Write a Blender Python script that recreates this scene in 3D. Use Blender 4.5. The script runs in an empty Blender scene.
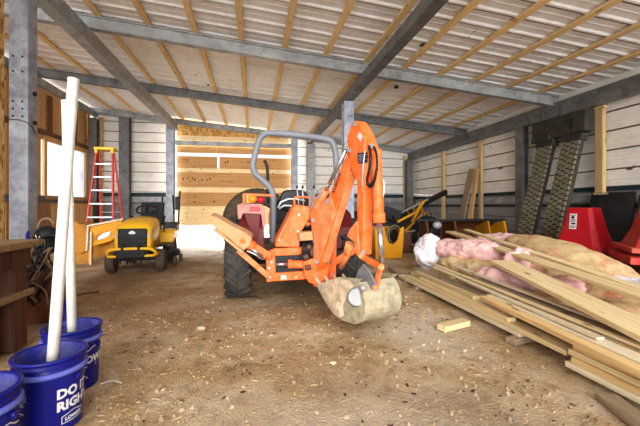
import bpy, bmesh, math, random
from mathutils import Vector, Matrix, Euler, noise
random.seed(7)
SC = bpy.context.scene
COL = SC.collection
PI = math.pi
# ------------------------------------------------------------------ camera
F = 350.0; CX = 320.0; HY = 206.0; H = 1.15
YAW = math.radians(10.8); CA = math.cos(YAW); SA = math.sin(YAW)
def ray(px, py):
    t = (px-CX)/F; v = (HY-py)/F
    return Vector((t*CA+SA, CA-t*SA, v))
def at_d(px, py, D): return Vector((0,0,H)) + ray(px,py)*D
def at_y(px, py, Y):
    d = ray(px,py); return Vector((0,0,H)) + d*(Y/d.y)
def at_x(px, py, X):
    d = ray(px,py); return Vector((0,0,H)) + d*(X/d.x)
def at_z(px, py, z):
    d = ray(px,py); return Vector((0,0,H)) + d*((z-H)/d.z)
cam_d = bpy.data.cameras.new('camera'); cam = bpy.data.objects.new('camera', cam_d); COL.objects.link(cam)
cam.location = (0,0,H); cam.rotation_euler = (PI/2, 0, -YAW)
cam_d.sensor_width = 36; cam_d.lens = F/640*36; cam_d.shift_y = -7/640.0
cam_d.clip_start = .02; cam_d.clip_end = 300
SC.camera = cam

# ------------------------------------------------------------------ materials
def lin(c):
    out = []
    for v in c:
        v = v/255.0
        out.append(v/12.92 if v <= .04045 else ((v+.055)/1.055)**2.4)
    return (*out, 1)
class NT:
    def __init__(s, name):
        s.m = bpy.data.materials.new(name); s.m.use_nodes = True
        s.t = s.m.node_tree; s.n = s.t.nodes; s.b = s.n['Principled BSDF']; s.b.inputs['Specular IOR Level'].default_value = .22
    def add(s, typ, **kw):
        nd = s.n.new(typ)
        for k, v in kw.items():
            if k in nd.inputs.keys(): nd.inputs[k].default_value = v
            else: setattr(nd, k, v)
        return nd
    def link(s, a, b): s.t.links.new(a, b)
    def coord(s, scale=(1,1,1), kind='Object', rnd=True):
        tc = s.add('ShaderNodeTexCoord'); mp = s.add('ShaderNodeMapping')
        mp.inputs['Scale'].default_value = scale
        s.link(tc.outputs[kind], mp.inputs['Vector'])
        if rnd:
            oi = s.add('ShaderNodeObjectInfo'); ml = s.add('ShaderNodeMath', operation='MULTIPLY')
            ml.inputs[1].default_value = 37.0; s.link(oi.outputs['Random'], ml.inputs[0])
            s.link(ml.outputs[0], mp.inputs['Location'])
        return mp.outputs[0]
    def noise(s, vec, scale, detail=4, rough=.6, dist=0):
        nd = s.add('ShaderNodeTexNoise'); nd.inputs['Scale'].default_value = scale
        nd.inputs['Detail'].default_value = detail; nd.inputs['Roughness'].default_value = rough
        nd.inputs['Distortion'].default_value = dist
        s.link(vec, nd.inputs['Vector']); return nd.outputs['Fac']
    def ramp(s, fac, stops):
        r = s.add('ShaderNodeValToRGB'); e = r.color_ramp.elements
        while len(e) < len(stops): e.new(.5)
        for i, (p, c) in enumerate(stops):
            e[i].position = p; e[i].color = c
        s.link(fac, r.inputs[0]); return r.outputs[0]
    def mix(s, fac, a, b, mode='MIX'):
        m = s.add('ShaderNodeMix', data_type='RGBA', blend_type=mode)
        if isinstance(fac, (int,float)): m.inputs[0].default_value = fac
        else: s.link(fac, m.inputs[0])
        for i, v in ((6,a),(7,b)):
            if isinstance(v, tuple): m.inputs[i].default_value = v
            else: s.link(v, m.inputs[i])
        return m.outputs[2]
    def bump(s, h, strength=.3, dist=.02):
        b = s.add('ShaderNodeBump'); b.inputs['Strength'].default_value = strength; b.inputs['Distance'].default_value = dist
        s.link(h, b.inputs['Height']); s.link(b.outputs[0], s.b.inputs['Normal'])
    def base(s, c):
        if isinstance(c, tuple): s.b.inputs['Base Color'].default_value = c
        else: s.link(c, s.b.inputs['Base Color'])

def m_paint(name, c, rough=.45, wear=None, amt=.4, scale=6, metal=0, dust=True):
    """paint with patchy wear / dirt of another colour"""
    k = NT(name); v = k.coord((1,1,1))
    n = k.noise(v, scale, 6, .7)
    wear = wear or tuple(x*.7 for x in c)
    f = k.ramp(n, [(.42,(0,0,0,1)),(.75,(1,1,1,1))])
    mf = k.add('ShaderNodeMath', operation='MULTIPLY'); k.link(f, mf.inputs[0]); mf.inputs[1].default_value = amt
    k.base(k.mix(mf.outputs[0], lin(c), lin(wear)))
    k.b.inputs['Roughness'].default_value = rough; k.b.inputs['Metallic'].default_value = metal
    n2 = k.noise(v, scale*8, 3); k.bump(n2, .08, .004)
    return k.m
def m_wood(name, c1, c2, knot=None, along='x', rough=.7, fine=1.0, tint=.18):
    k = NT(name)
    sc = {'x':(.7,14,14), 'y':(14,.7,14), 'z':(14,14,.7)}[along]
    v = k.coord(tuple(a*fine for a in sc))
    g = k.noise(v, 2.2, 6, .65, .6)
    col = k.ramp(g, [(.3, lin(c2)), (.5, lin(c1)), (.7, lin(tuple(min(255, x*1.06) for x in c1)))])
    if knot:
        s2 = {'x':(2.2,7,7), 'y':(7,2.2,7), 'z':(7,7,2.2)}[along]
        v2 = k.coord(s2)
        vo = k.add('ShaderNodeTexVoronoi'); vo.inputs['Scale'].default_value = 1.0; k.link(v2, vo.inputs['Vector'])
        kf = k.ramp(vo.outputs['Distance'], [(.06,(1,1,1,1)),(.16,(0,0,0,1))])
        col = k.mix(kf, col, lin(knot))
    oi = k.add('ShaderNodeObjectInfo')
    r = k.ramp(oi.outputs['Random'], [(0,(1-tint*1.5,1-tint*1.6,1-tint*1.8,1)),(1,(1,1,1,1))])
    k.base(k.mix(1.0, col, r, 'MULTIPLY'))
    k.b.inputs['Roughness'].default_value = rough
    k.bump(g, .15, .004)
    return k.m
def m_plain(name, c, rough=.5, metal=0):
    k = NT(name); v = k.coord()
    n = k.noise(v, 9, 4)
    k.base(k.ramp(n, [(.3, lin(tuple(x*.86 for x in c))), (.7, lin(c))]))
    k.b.inputs['Roughness'].default_value = rough; k.b.inputs['Metallic'].default_value = metal
    return k.m
def m_steel(name, c1, c2, rough=.45, metal=.35):
    k = NT(name); v = k.coord((1,1,1))
    n = k.noise(v, 3.5, 7, .7, .5); n2 = k.noise(v, 26, 4, .6)
    col = k.ramp(n, [(.3, lin(c2)), (.55, lin(c1)), (.8, lin(tuple(min(255,x*1.18) for x in c1)))])
    dk = k.ramp(n2, [(.3, (.72,.72,.74,1)), (.6,(1,1,1,1))])
    k.base(k.mix(.6, col, dk, 'MULTIPLY'))
    k.b.inputs['Roughness'].default_value = rough; k.b.inputs['Metallic'].default_value = metal
    k.bump(n2, .06, .004)
    return k.m
def m_sheet(name, c, stain, streak=(1,1,1), sc=1.3, amt=.6, rough=.45):
    k = NT(name); v = k.coord(streak, rnd=False)
    n = k.noise(v, sc, 8, .65, .4); n2 = k.noise(v, sc*7, 4, .7)
    f = k.ramp(n, [(.48,(0,0,0,1)),(.78,(1,1,1,1))])
    mf = k.add('ShaderNodeMath', operation='MULTIPLY'); k.link(f, mf.inputs[0]); mf.inputs[1].default_value = amt
    col = k.mix(mf.outputs[0], lin(c), lin(stain))
    d = k.ramp(n2, [(.25,(.8,.79,.77,1)),(.5,(1,1,1,1))])
    col = k.mix(.7, col, d, 'MULTIPLY')
    n3 = k.noise(k.coord(streak, rnd=False), sc*2.7, 2, .5)
    rust = k.ramp(n3, [(.72,(0,0,0,1)),(.76,(1,1,1,1))])
    k.base(k.mix(rust, col, lin((70,52,42))))
    k.b.inputs['Roughness'].default_value = rough
    return k.m
def m_osb(name, c1, c2, c3, sc=28):
    k = NT(name); v = k.coord((1,1,.5), rnd=False)
    vo = k.add('ShaderNodeTexVoronoi'); vo.inputs['Scale'].default_value = sc; k.link(v, vo.inputs['Vector'])
    sp = k.add('ShaderNodeSeparateColor'); k.link(vo.outputs['Color'], sp.inputs[0])
    k.base(k.ramp(sp.outputs[0], [(.05, lin(c2)), (.4, lin(c1)), (.9, lin(c3))]))
    k.b.inputs['Roughness'].default_value = .75; k.bump(sp.outputs[0], .2, .004)
    return k.m

M = {}
M['steel'] = m_steel('galvanised_steel', (164,166,166), (120,122,122), metal=.15)
M['steel_dark'] = m_steel('weathered_steel', (120,120,120), (80,80,80), metal=.15)
M['steel_col'] = m_steel('column_steel', (172,178,190), (112,118,130), metal=.15)
M['purlin'] = m_wood('purlin_pine', (244,212,156), (226,184,120), (150,100,50), 'y')
M['stud'] = m_wood('stud_pine', (226,196,142), (198,160,104), (140,95,52), 'z')
M['pine'] = m_wood('fresh_pine', (234,210,162), (208,176,122), (130,86,46), 'x', tint=.26)
M['pine_pale'] = m_wood('pale_pine', (243,230,198), (228,208,168), (170,124,76), 'x')
M['pine_orange'] = m_wood('amber_pine', (232,198,140), (206,160,98), (140,88,40), 'x')
M['wood_grey'] = m_wood('weathered_grey_wood', (164,144,118), (106,88,70), (84,70,58), 'x')
M['wood_brown'] = m_wood('brown_stained_wood', (128,86,54), (84,52,32), (50,30,20), 'z')
M['wood_dark'] = m_wood('dark_rusty_wood', (88,54,38), (46,28,22), None, 'z')
M['wood_top'] = m_wood('bench_top_wood', (150,122,88), (104,80,56), None, 'x')
M['plank_wall'] = m_wood('wall_plank_wood', (222,178,122), (172,126,78), (96,62,36), 'z')
M['ply'] = m_wood('door_plywood', (202,154,98), (172,124,74), (90,54,28), 'x', fine=.5, tint=.16)
M['ply_pale'] = m_wood('pale_door_board', (244,216,168), (226,190,138), (120,80,46), 'x', tint=.08)
M['ply_dark'] = m_osb('strand_board_panel', (196,148,82), (160,112,58), (216,172,104), 16)
M['osb'] = m_osb('strand_board', (208,160,90), (150,98,46), (232,196,132), 22)
M['roof'] = m_sheet('roof_sheet', (246,246,246), (196,188,176), (1.2,.5,1), 1.1, .55)
M['wallsheet'] = m_sheet('wall_sheet', (250,247,240), (196,186,168), (1,1,2.5), .8, .55)
M['lowsheet'] = m_sheet('lower_wall_sheet', (150,152,156), (112,112,114), (1,1,2), 1.2, .6)
M['black'] = m_plain('black_plastic', (30,30,32), .45)
M['blackm'] = m_paint('black_sheet', (34,34,36), .5, (74,74,72), .35, 3)
M['rubber'] = m_paint('tyre_rubber', (46,45,44), .8, (104,94,82), .6, 5)
M['rubber_dirty'] = m_paint('dusty_tyre_rubber', (74,62,50), .9, (122,100,76), .6, 6)
M['track'] = m_paint('weathered_track_rubber', (112,107,88), .85, (164,154,122), .7, 9)
M['trackbody'] = m_paint('track_rubber_body', (52,50,45), .85, (92,87,72), .6, 6)
M['orange'] = m_paint('orange_paint', (236,98,32), .45, (214,150,108), .6, 9)
M['orange_worn'] = m_paint('worn_orange_paint', (228,118,60), .55, (206,164,126), .95, 8)
M['maroon'] = m_paint('maroon_paint', (92,14,14), .45, (70,18,16), .4, 6)
M['yellow'] = m_paint('yellow_paint', (244,186,40), .35, (210,150,40), .3, 5)
M['yellow_old'] = m_paint('faded_yellow_paint', (208,142,8), .5, (160,104,14), .5, 4)
M['shaded_yellow_steel'] = m_paint('shaded_yellow_steel', (84,50,24), .6, (54,34,22), .6, 3)  # shadow on yellow steel put into the base colour
M['ochre'] = m_paint('ochre_paint', (176,116,24), .55, (104,66,24), .6, 3)
M['mud'] = m_paint('caked_mud', (212,190,160), .9, (104,78,54), .9, 13)
M['mudsteel'] = m_paint('muddy_steel', (176,164,134), .6, (104,100,92), .95, 12)
M['padmud'] = m_paint('mud_stained_pad', (192,146,104), .85, (132,90,62), .6, 9)
M['chrome'] = m_plain('chrome', (210,212,216), .18, .9)
M['alu'] = m_plain('aluminium', (200,202,206), .35, .5)
M['rops'] = m_paint('grey_bar_paint', (122,126,134), .4, (90,92,98), .4, 6)
M['red'] = m_paint('red_paint', (178,16,30), .42, (150,50,50), .45, 4)
M['red_dusty'] = m_paint('dusty_red_paint', (192,48,44), .6, (176,120,98), .6, 4)
M['fibred'] = m_paint('red_fibreglass', (206,48,38), .4, (176,52,44), .3, 6)
M['pvc'] = m_plain('white_pvc', (226,223,212), .35)
M['bluebucket'] = m_paint('blue_plastic', (16,20,112), .35, (40,46,130), .3, 5)
M['bluein'] = m_paint('scuffed_blue_plastic', (44,48,140), .55, (120,118,140), .6, 8)
M['bluerim'] = m_plain('highlit_blue_rim_plastic', (104,112,206), .4)  # collar highlight put into the colour as a paler blue
M['white'] = m_plain('white_print', (238,238,236), .5)
M['greyprint'] = m_plain('grey_print', (150,156,190), .5)
M['cable_tan'] = m_plain('tan_hose', (128,106,82), .6)
M['cable_black'] = m_plain('black_hose', (26,26,28), .5)
M['cable_green'] = m_plain('green_cord', (40,140,70), .5)
M['red_lens'] = m_plain('red_lens', (196,20,48), .2)
M['amber_lens'] = m_plain('amber_lens', (246,134,30), .2)
M['pinkplate'] = m_plain('dusty_lamp_plate', (176,128,118), .6)
M['rust'] = m_paint('rust', (122,70,46), .85, (78,44,32), .7, 7)
M['rustmetal'] = m_paint('rusty_dark_metal', (84,62,50), .6, (130,96,74), .6, 6)
M['hub'] = m_plain('hub_cream', (216,206,186), .5)
M['strip'] = m_plain('dark_green_strip', (38,54,58), .5)
M['gold'] = m_plain('straw_chip', (196,168,126), .9)
def m_insul(name, c, c2, pr=None):
    k = NT(name); v = k.coord((1,1,1)); n = k.noise(v, 7, 8, .7, .3); n2 = k.noise(v, 40, 4)
    col = k.ramp(n, [(.3, lin(c2)), (.6, lin(c))])
    if pr:
        vv = k.coord((2.2,7,7)); n3 = k.noise(vv, 5, 3, .6, 1.2); n4 = k.noise(k.coord((1,1,1)), 2.2, 1)
        f1 = k.ramp(n3, [(.52,(0,0,0,1)),(.58,(.7,.7,.7,1))]); f2 = k.ramp(n4, [(.44,(0,0,0,1)),(.54,(1,1,1,1))])
        f = k.mix(1.0, f1, f2, 'MULTIPLY')
        col = k.mix(f, col, lin(pr))
    k.base(col); k.b.inputs['Roughness'].default_value = .9
    k.bump(n2 if not pr else n, .5, .02); return k.m
M['pink'] = m_insul('pink_fibreglass', (240,200,196), (216,152,150))
M['kraft'] = m_insul('kraft_paper', (206,180,136), (172,142,100), (196,96,82))
M['sack'] = m_insul('white_plastic_sack', (230,226,230), (204,194,206))
# dirt floor
def m_dirt():
    k = NT('dirt'); v = k.coord((1,1,1), rnd=False)
    a = k.noise(v, .9, 8, .65, .3); b = k.noise(v, 9, 8, .7); c = k.noise(v, 60, 4, .6)
    col = k.ramp(a, [(.32, lin((150,116,80))), (.48, lin((200,168,126))), (.62, lin((228,208,176)))])
    d = k.ramp(b, [(.34, (.5,.45,.41,1)), (.52, (1,1,1,1))])
    col = k.mix(.75, col, d, 'MULTIPLY')
    e = k.ramp(c, [(.3,(.66,.6,.54,1)),(.5,(1,1,1,1)),(.72,(1.0,1.0,1.0,1))])
    col = k.mix(.8, col, e, 'MULTIPLY')
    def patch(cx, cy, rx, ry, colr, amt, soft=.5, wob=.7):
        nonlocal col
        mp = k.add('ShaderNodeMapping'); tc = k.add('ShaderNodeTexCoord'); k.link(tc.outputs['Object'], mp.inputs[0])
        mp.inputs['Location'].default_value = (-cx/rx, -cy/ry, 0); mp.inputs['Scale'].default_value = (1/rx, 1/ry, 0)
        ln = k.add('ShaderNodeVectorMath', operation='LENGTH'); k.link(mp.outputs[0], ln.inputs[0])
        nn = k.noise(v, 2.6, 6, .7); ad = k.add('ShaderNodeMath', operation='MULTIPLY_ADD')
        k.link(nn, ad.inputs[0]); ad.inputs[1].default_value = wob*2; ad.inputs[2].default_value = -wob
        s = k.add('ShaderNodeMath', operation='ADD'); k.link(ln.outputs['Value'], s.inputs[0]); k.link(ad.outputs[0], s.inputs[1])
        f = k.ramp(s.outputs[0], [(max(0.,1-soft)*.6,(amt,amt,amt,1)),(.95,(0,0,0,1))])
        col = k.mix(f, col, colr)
    patch(.75, 4.7, 1.3, 1.5, lin((84,62,46)), .5)       # darker dirt round the backhoe
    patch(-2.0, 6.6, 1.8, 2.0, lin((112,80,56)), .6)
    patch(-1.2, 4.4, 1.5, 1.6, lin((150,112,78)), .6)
    patch(.6, 1.5, 1.5, 1.0, lin((222,206,180)), .6)
    patch(1.5, 3.0, .7, .5, lin((228,214,190)), .6)
    patch(-.6, 13.6, 3.0, 4.2, lin((240,232,222)), .6)    # sunlight spilling under the door, painted on as pale colour
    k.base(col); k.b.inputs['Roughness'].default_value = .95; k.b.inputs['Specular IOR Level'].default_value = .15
    sm = k.add('ShaderNodeMath', operation='MULTIPLY_ADD'); k.link(b, sm.inputs[0]); sm.inputs[1].default_value = 1.5; k.link(c, sm.inputs[2])
    k.bump(sm.outputs[0], .9, .03)
    return k.m
M['dirt'] = m_dirt(); M['seam'] = m_plain('grimy_lap_seam', (128,116,98), .8); M['roofseam'] = m_plain('dark_roof_seam', (112,104,96), .8)  # roof seam is a darker tone along the rib edges
def m_poly():
    k = NT('milky_plastic_film'); v = k.coord((1,1,1), rnd=False); n = k.noise(v, 2.2, 5, .6)
    c = k.ramp(n, [(.35, lin((226,230,240))), (.6, lin((250,250,252)))])
    tr = k.add('ShaderNodeBsdfTranslucent'); df = k.add('ShaderNodeBsdfDiffuse')
    k.link(c, tr.inputs[0]); k.link(c, df.inputs[0])
    mx = k.add('ShaderNodeMixShader'); mx.inputs[0].default_value = .3
    k.link(tr.outputs[0], mx.inputs[1]); k.link(df.outputs[0], mx.inputs[2])
    k.link(mx.outputs[0], k.n['Material Output'].inputs['Surface'])
    return k.m
M['film'] = m_poly()

# ------------------------------------------------------------------ mesh builder
class B:
    def __init__(s): s.bm = bmesh.new()
    def box(s, c, size, rot=None, taper=None):
        """box centred c; rot = Matrix or euler tuple; taper=(sx,sy) scale of the top face"""
        R = Matrix.Identity(3) if rot is None else (rot if isinstance(rot, Matrix) else Euler(rot).to_matrix())
        vs = []
        for z in (-.5,.5):
            for x,y in ((-.5,-.5),(.5,-.5),(.5,.5),(-.5,.5)):
                fx, fy = (taper if (taper and z > 0) else (1,1))
                vs.append(s.bm.verts.new(Vector(c) + R @ Vector((x*size[0]*fx, y*size[1]*fy, z*size[2]))))
        for f in ((3,2,1,0),(4,5,6,7),(0,1,5,4),(1,2,6,5),(2,3,7,6),(3,0,4,7)):
            s.bm.faces.new([vs[i] for i in f])
        return s
    def span(s, a, b):
        a = Vector(a); b = Vector(b)
        return s.box((a+b)/2, tuple(abs(x) for x in (b-a)))
    def bar(s, p, q, w, t, up=(0,0,1)):
        """bar from p to q, w wide sideways, t thick along up"""
        p = Vector(p); q = Vector(q); x = (q-p).normalized(); u = Vector(up)
        y = u.cross(x)
        if y.length < 1e-4: y = Vector((0,1,0)).cross(x)
        y.normalize(); z = x.cross(y)
        R = Matrix((x,y,z)).transposed()
        return s.box((p+q)/2, ((q-p).length, w, t), R)
    def tube(s, pts, r, seg=12, closed=False, caps=True):
        pts = [Vector(p) for p in pts]; n = len(pts); rs = r if isinstance(r, (list,tuple)) else [r]*n
        rings = []; prev = None
        for i, p in enumerate(pts):
            a = pts[i-1] if (i > 0 or closed) else pts[i]; b = pts[(i+1) % n] if (i < n-1 or closed) else pts[i]
            t = (b-a).normalized()
            if prev is None:
                ref = Vector((0,0,1)) if abs(t.z) < .9 else Vector((1,0,0))
                u = ref.cross(t).normalized()
            else:
                u = (prev - t*prev.dot(t))
                u = u.normalized() if u.length > 1e-6 else Vector((1,0,0))
            prev = u; w = t.cross(u)
            rings.append([s.bm.verts.new(p + (u*math.cos(2*PI*k/seg) + w*math.sin(2*PI*k/seg))*rs[i]) for k in range(seg)])
        m = n if closed else n-1
        for i in range(m):
            A = rings[i]; C = rings[(i+1) % n]
            for k in range(seg):
                s.bm.faces.new((A[k], A[(k+1)%seg], C[(k+1)%seg], C[k])).smooth = True
        if caps and not closed:
            s.bm.faces.new(list(reversed(rings[0]))); s.bm.faces.new(rings[-1])
        return s
    def cyl(s, p, q, r, r2=None, seg=20): return s.tube([p,q], [r, r if r2 is None else r2], seg)
    def lathe(s, prof, origin=(0,0,0), axis='z', seg=32, closed=False):
        """prof = [(radius, height)]"""
        o = Vector(origin); rings = []
        def pt(r, h, a):
            c, d = r*math.cos(a), r*math.sin(a)
            return o + (Vector((c,d,h)) if axis == 'z' else Vector((h,c,d)) if axis == 'x' else Vector((d,h,c)))
        for r, h in prof: rings.append([s.bm.verts.new(pt(max(r,1e-4), h, 2*PI*k/seg)) for k in range(seg)])
        n = len(prof); m = n if closed else n-1
        for i in range(m):
            A = rings[i]; C = rings[(i+1)%n]
            for k in range(seg):
                s.bm.faces.new((A[k], A[(k+1)%seg], C[(k+1)%seg], C[k])).smooth = True
        return s
    def prism(s, pts, off):
        """planar polygon pts extruded by vector off"""
        pts = [Vector(p) for p in pts]; off = Vector(off)
        a = [s.bm.verts.new(p) for p in pts]; b = [s.bm.verts.new(p+off) for p in pts]; n = len(pts)
        s.bm.faces.new(list(reversed(a))); s.bm.faces.new(b)
        for i in range(n): s.bm.faces.new((a[i], a[(i+1)%n], b[(i+1)%n], b[i]))
        return s
    def strip(s, path, off, th):
        """sheet of thickness th following path (list of points), as wide as vector off"""
        path = [Vector(p) for p in path]; off = Vector(off); n = len(path); nrm = []
        for i in range(n):
            a = path[max(0,i-1)]; b = path[min(n-1,i+1)]
            nrm.append((b-a).cross(off).normalized())
        A = [s.bm.verts.new(p+nv*th/2) for p,nv in zip(path,nrm)]; Bq = [s.bm.verts.new(p-nv*th/2) for p,nv in zip(path,nrm)]
        C = [s.bm.verts.new(v.co+off) for v in A]; D = [s.bm.verts.new(v.co+off) for v in Bq]
        for i in range(n-1):
            for q in ((A[i],A[i+1],C[i+1],C[i]), (Bq[i+1],Bq[i],D[i],D[i+1]), (A[i+1],A[i],Bq[i],Bq[i+1]), (C[i],C[i+1],D[i+1],D[i])): s.bm.faces.new(q)
        s.bm.faces.new((A[0],C[0],D[0],Bq[0])); s.bm.faces.new((C[-1],A[-1],Bq[-1],D[-1]))
        return s
    def sphere(s, c, r, sc=(1,1,1), u=20, v=12):
        mat = Matrix.Translation(c) @ Matrix.Diagonal((sc[0]*r, sc[1]*r, sc[2]*r, 1))
        res = bmesh.ops.create_uvsphere(s.bm, u_segments=u, v_segments=v, radius=1, matrix=mat)
        for vv in res['verts']:
            for f in vv.link_faces: f.smooth = True
        return s
    def build(s, name, mat, parent=None, bevel=0, loc=None, rot=None, seg=2, kind=None):
        bm = s.bm; bm.verts.index_update()
        bmesh.ops.recalc_face_normals(bm, faces=bm.faces[:])
        me = bpy.data.meshes.new(name); bm.to_mesh(me); bm.free()
        me.materials.append(M[mat] if isinstance(mat, str) else mat)
        o = bpy.data.objects.new(name, me); COL.objects.link(o)
        if parent: o.parent = parent
        if loc is not None: o.location = loc
        if rot is not None: o.rotation_euler = rot
        if bevel:
            md = o.modifiers.new('edge', 'BEVEL'); md.width = bevel; md.segments = seg; md.limit_method = 'ANGLE'; md.angle_limit = math.radians(40)
        if kind: o['kind'] = kind
        return o
def islands(b, name, mat, parent=None, bevel=0):
    """every loose piece of the builder becomes a part of its own"""
    bm = b.bm; bm.verts.index_update(); bm.verts.ensure_lookup_table(); seen = set(); out = []
    for v0 in bm.verts:
        if v0.index in seen: continue
        st = [v0]; seen.add(v0.index); comp = []
        while st:
            v = st.pop(); comp.append(v)
            for e in v.link_edges:
                o = e.other_vert(v)
                if o.index not in seen: seen.add(o.index); st.append(o)
        nb = B(); mp = {v: nb.bm.verts.new(v.co) for v in comp}
        for f in {f for v in comp for f in v.link_faces}:
            nb.bm.faces.new([mp[v] for v in f.verts]).smooth = f.smooth
        out.append(nb.build(name, mat, parent, bevel))
    bm.free(); return out
def tag(o, label, cat, group=None, kind=None):
    o['label'] = label; o['category'] = cat
    if group: o['group'] = group
    if kind: o['kind'] = kind
    return o
def thing(name, loc, label, cat, group=None, rz=0):
    o = bpy.data.objects.new(name, None); COL.objects.link(o); o.location = loc; o.rotation_euler = (0,0,rz); o.empty_display_size = .1
    return tag(o, label, cat, group)
def struct(b, name, mat, label, cat, group=None, bevel=0, loc=None, rot=None):
    o = b.build(name, mat, None, bevel, loc, rot); return tag(o, label, cat, group, 'structure')
def copy_tree(o, parent=None):
    c = o.copy(); COL.objects.link(c)
    if parent: c.parent = parent
    for ch in list(o.children): copy_tree(ch, c)
    return c

# ------------------------------------------------------------------ floor
def fz(x, y):
    v = noise.noise(Vector((x*.55, y*.55, 3))) * .018 + noise.noise(Vector((x*2.1, y*2.1, 7))) * .009 + noise.noise(Vector((x*7.3, y*7.3, 1))) * .005
    return v - .014
b = B(); bm = b.bm
xs = [-8.0+.06*i for i in range(275)]; ys = [-2.5+.06*i for i in range(317)]
vs = [[bm.verts.new((x, y, fz(x,y))) for x in xs] for y in ys]
for j in range(len(ys)-1):
    for i in range(len(xs)-1):
        bm.faces.new((vs[j][i], vs[j][i+1], vs[j+1][i+1], vs[j+1][i])).smooth = True
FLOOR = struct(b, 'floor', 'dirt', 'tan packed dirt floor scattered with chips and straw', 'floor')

# ------------------------------------------------------------------ building shell
W = 15.6; XR = 7.45; XL = -6.4; Y0 = -1.2
def zr(x): return 4.48-.0895*x          # underside of purlins / top of cross beams
# roof : ribs run down the slope (along X), repeating along Y
b = B(); bm = b.bm; prof = []
y = Y0
while y < W+.1:
    prof += [(y,0),(y+.012,.012),(y+.02,0),(y+.14,0),(y+.145,-.006),(y+.165,-.006),(y+.17,0),(y+.30,0),(y+.33,-.026),(y+.37,-.026),(y+.40,0)]
    y += .41
rows = []
for x in (XL-.3, XR+.25):
    rows.append([bm.verts.new((x, yy, zr(x)+.052+.03+dz)) for yy,dz in prof])
    rows.append([bm.verts.new((x, yy, zr(x)+.052+.036+dz)) for yy,dz in prof])
for i in range(len(prof)-1):
    fq = bm.faces.new((rows[0][i], rows[0][i+1], rows[2][i+1], rows[2][i])); fq.material_index = 1 if i % 11 in (0,1,9,10) else 0
    bm.faces.new((rows[1][i+1], rows[1][i], rows[3][i], rows[3][i+1]))
struct(b, 'ceiling', 'roof', 'ribbed pale metal roof sheeting stained with age', 'ceiling').data.materials.append(M['roofseam'])
# purlins
for k in range(-6, 10):
    x = -1.12+.88*k
    if x < XL+.2 or x > XR-.1: continue
    b = B(); b.box((0,0,0), (.115, W-Y0-.2, .05))
    struct(b, 'roof_purlin', 'purlin', 'bare pine strip running front to back under the metal roof', 'roof strip', 'pine strips under the roof sheeting',
           bevel=.003, loc=(x, (W+Y0)/2, zr(x)+.026), rot=(0, math.atan(.0895), 0))
def ibeam(p, q, h, w, tw=.012, tf=.016):
    """I-beam with top flange centre line p->q"""
    b = B(); p = Vector(p); q = Vector(q); dz = Vector((0,0,1))
    b.bar(p-dz*tf/2, q-dz*tf/2, w, tf); b.bar(p-dz*(h-tf/2), q-dz*(h-tf/2), w, tf); b.bar(p-dz*h/2, q-dz*h/2, tw, h-2*tf)
    return b
def hbeam_box(p, q, h, w):
    b = B(); dz = Vector((0,0,h/2)); b.bar(Vector(p)-dz, Vector(q)-dz, w, h); return b
def cbeam(Y, h=.24, w=.15):
    return ibeam((XL+.1,Y,zr(XL+.1)-.002),(XR-.1,Y,zr(XR-.1)-.002),h,w,.05)
struct(cbeam(7.36), 'steel_beam', 'steel', 'steel cross beam nearest the front, passing above the backhoe', 'beam')
struct(cbeam(11.1), 'steel_beam', 'steel_dark', 'second steel cross beam, midway to the back wall', 'beam')
struct(cbeam(15.3,.22), 'steel_beam', 'steel', 'steel cross beam along the top of the back wall', 'beam')
zc = zr(2.4)-.25
struct(hbeam_box((2.4,Y0,zc+.0),(2.4,W-.4,zc), .19,.2), 'steel_beam', 'steel_dark', 'long steel beam running to the back over the grey centre post', 'beam')
zl = zr(-3.15)-.25
struct(hbeam_box((-3.15,Y0,zl),(-3.15,W-.4,zl),.28,.22), 'steel_beam', 'steel', 'long steel beam running to the back over the bolted column', 'beam')
struct(hbeam_box((7.25,Y0,3.66),(7.25,W-.1,3.66),.36,.12), 'steel_beam', 'steel_dark', 'steel eave beam along the top of the right wall', 'beam')
struct(hbeam_box((-6.2,3.0,4.92),(-6.2,W-.1,4.92),.22,.14), 'steel_beam', 'steel', 'steel beam above the film covered window', 'beam')
def column(x, y, z, wx, wy, mat, label, t=.016, flip=False):
    b = B()
    if flip:
        b.box((x-wx/2+t/2,y,z/2),(t,wy,z)); b.box((x+wx/2-t/2,y,z/2),(t,wy,z)); b.box((x,y,z/2),(wx-2*t,t,z))
    else:
        b.box((x,y-wy/2+t/2,z/2),(wx,t,z)); b.box((x,y+wy/2-t/2,z/2),(wx,t,z)); b.box((x,y,z/2),(t*2,wy-2*t,z))
    b.box((x,y,.01),(wx+.08,wy+.08,.03))
    return struct(b, 'steel_column', mat, label, 'column', bevel=.002)
# near left column: boxed section with bolt holes and strap
b = B(); cx, cy = -3.09, 5.47
b.box((cx,cy,2.05),(.21,.24,4.1)); b.box((cx+.108,cy-.06,2.05),(.012,.1,4.1)); b.box((cx,cy,.012),(.34,.36,.024))
nc = struct(b, 'steel_column', 'steel_col', 'big bolted steel column beside the strand board panel', 'column', bevel=.006)
bb = B()
for zz in (2.35,2.45,2.55,2.95,3.15):
    for dx in (-.055,.055):
        bb.cyl((cx+dx,cy-.118,zz),(cx+dx,cy-.130,zz),.013,seg=8)
for zz in (2.3,2.7): bb.cyl((cx+.11,cy+.03,zz),(cx+.135,cy+.03,zz),.03,seg=10)
islands(bb,'bolt','black',nc)
bb = B(); bb.tube([(cx-.11,cy-.128,2.3),(cx+.02,cy-.13,2.3),(cx+.11,cy-.13,2.27),(cx+.135,cy-.05,2.22),(cx+.14,cy,2.15)],.006,6); bb.build('strap_wire','black',nc)
column(2.4, 8.75, zc-.19, .26,.26, 'steel_col', 'grey centre column behind the backhoe arm')
column(-3.3, 15.1, zr(-3.3)-.23, .3,.26, 'steel_col', 'steel column left of the plywood door')
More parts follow.
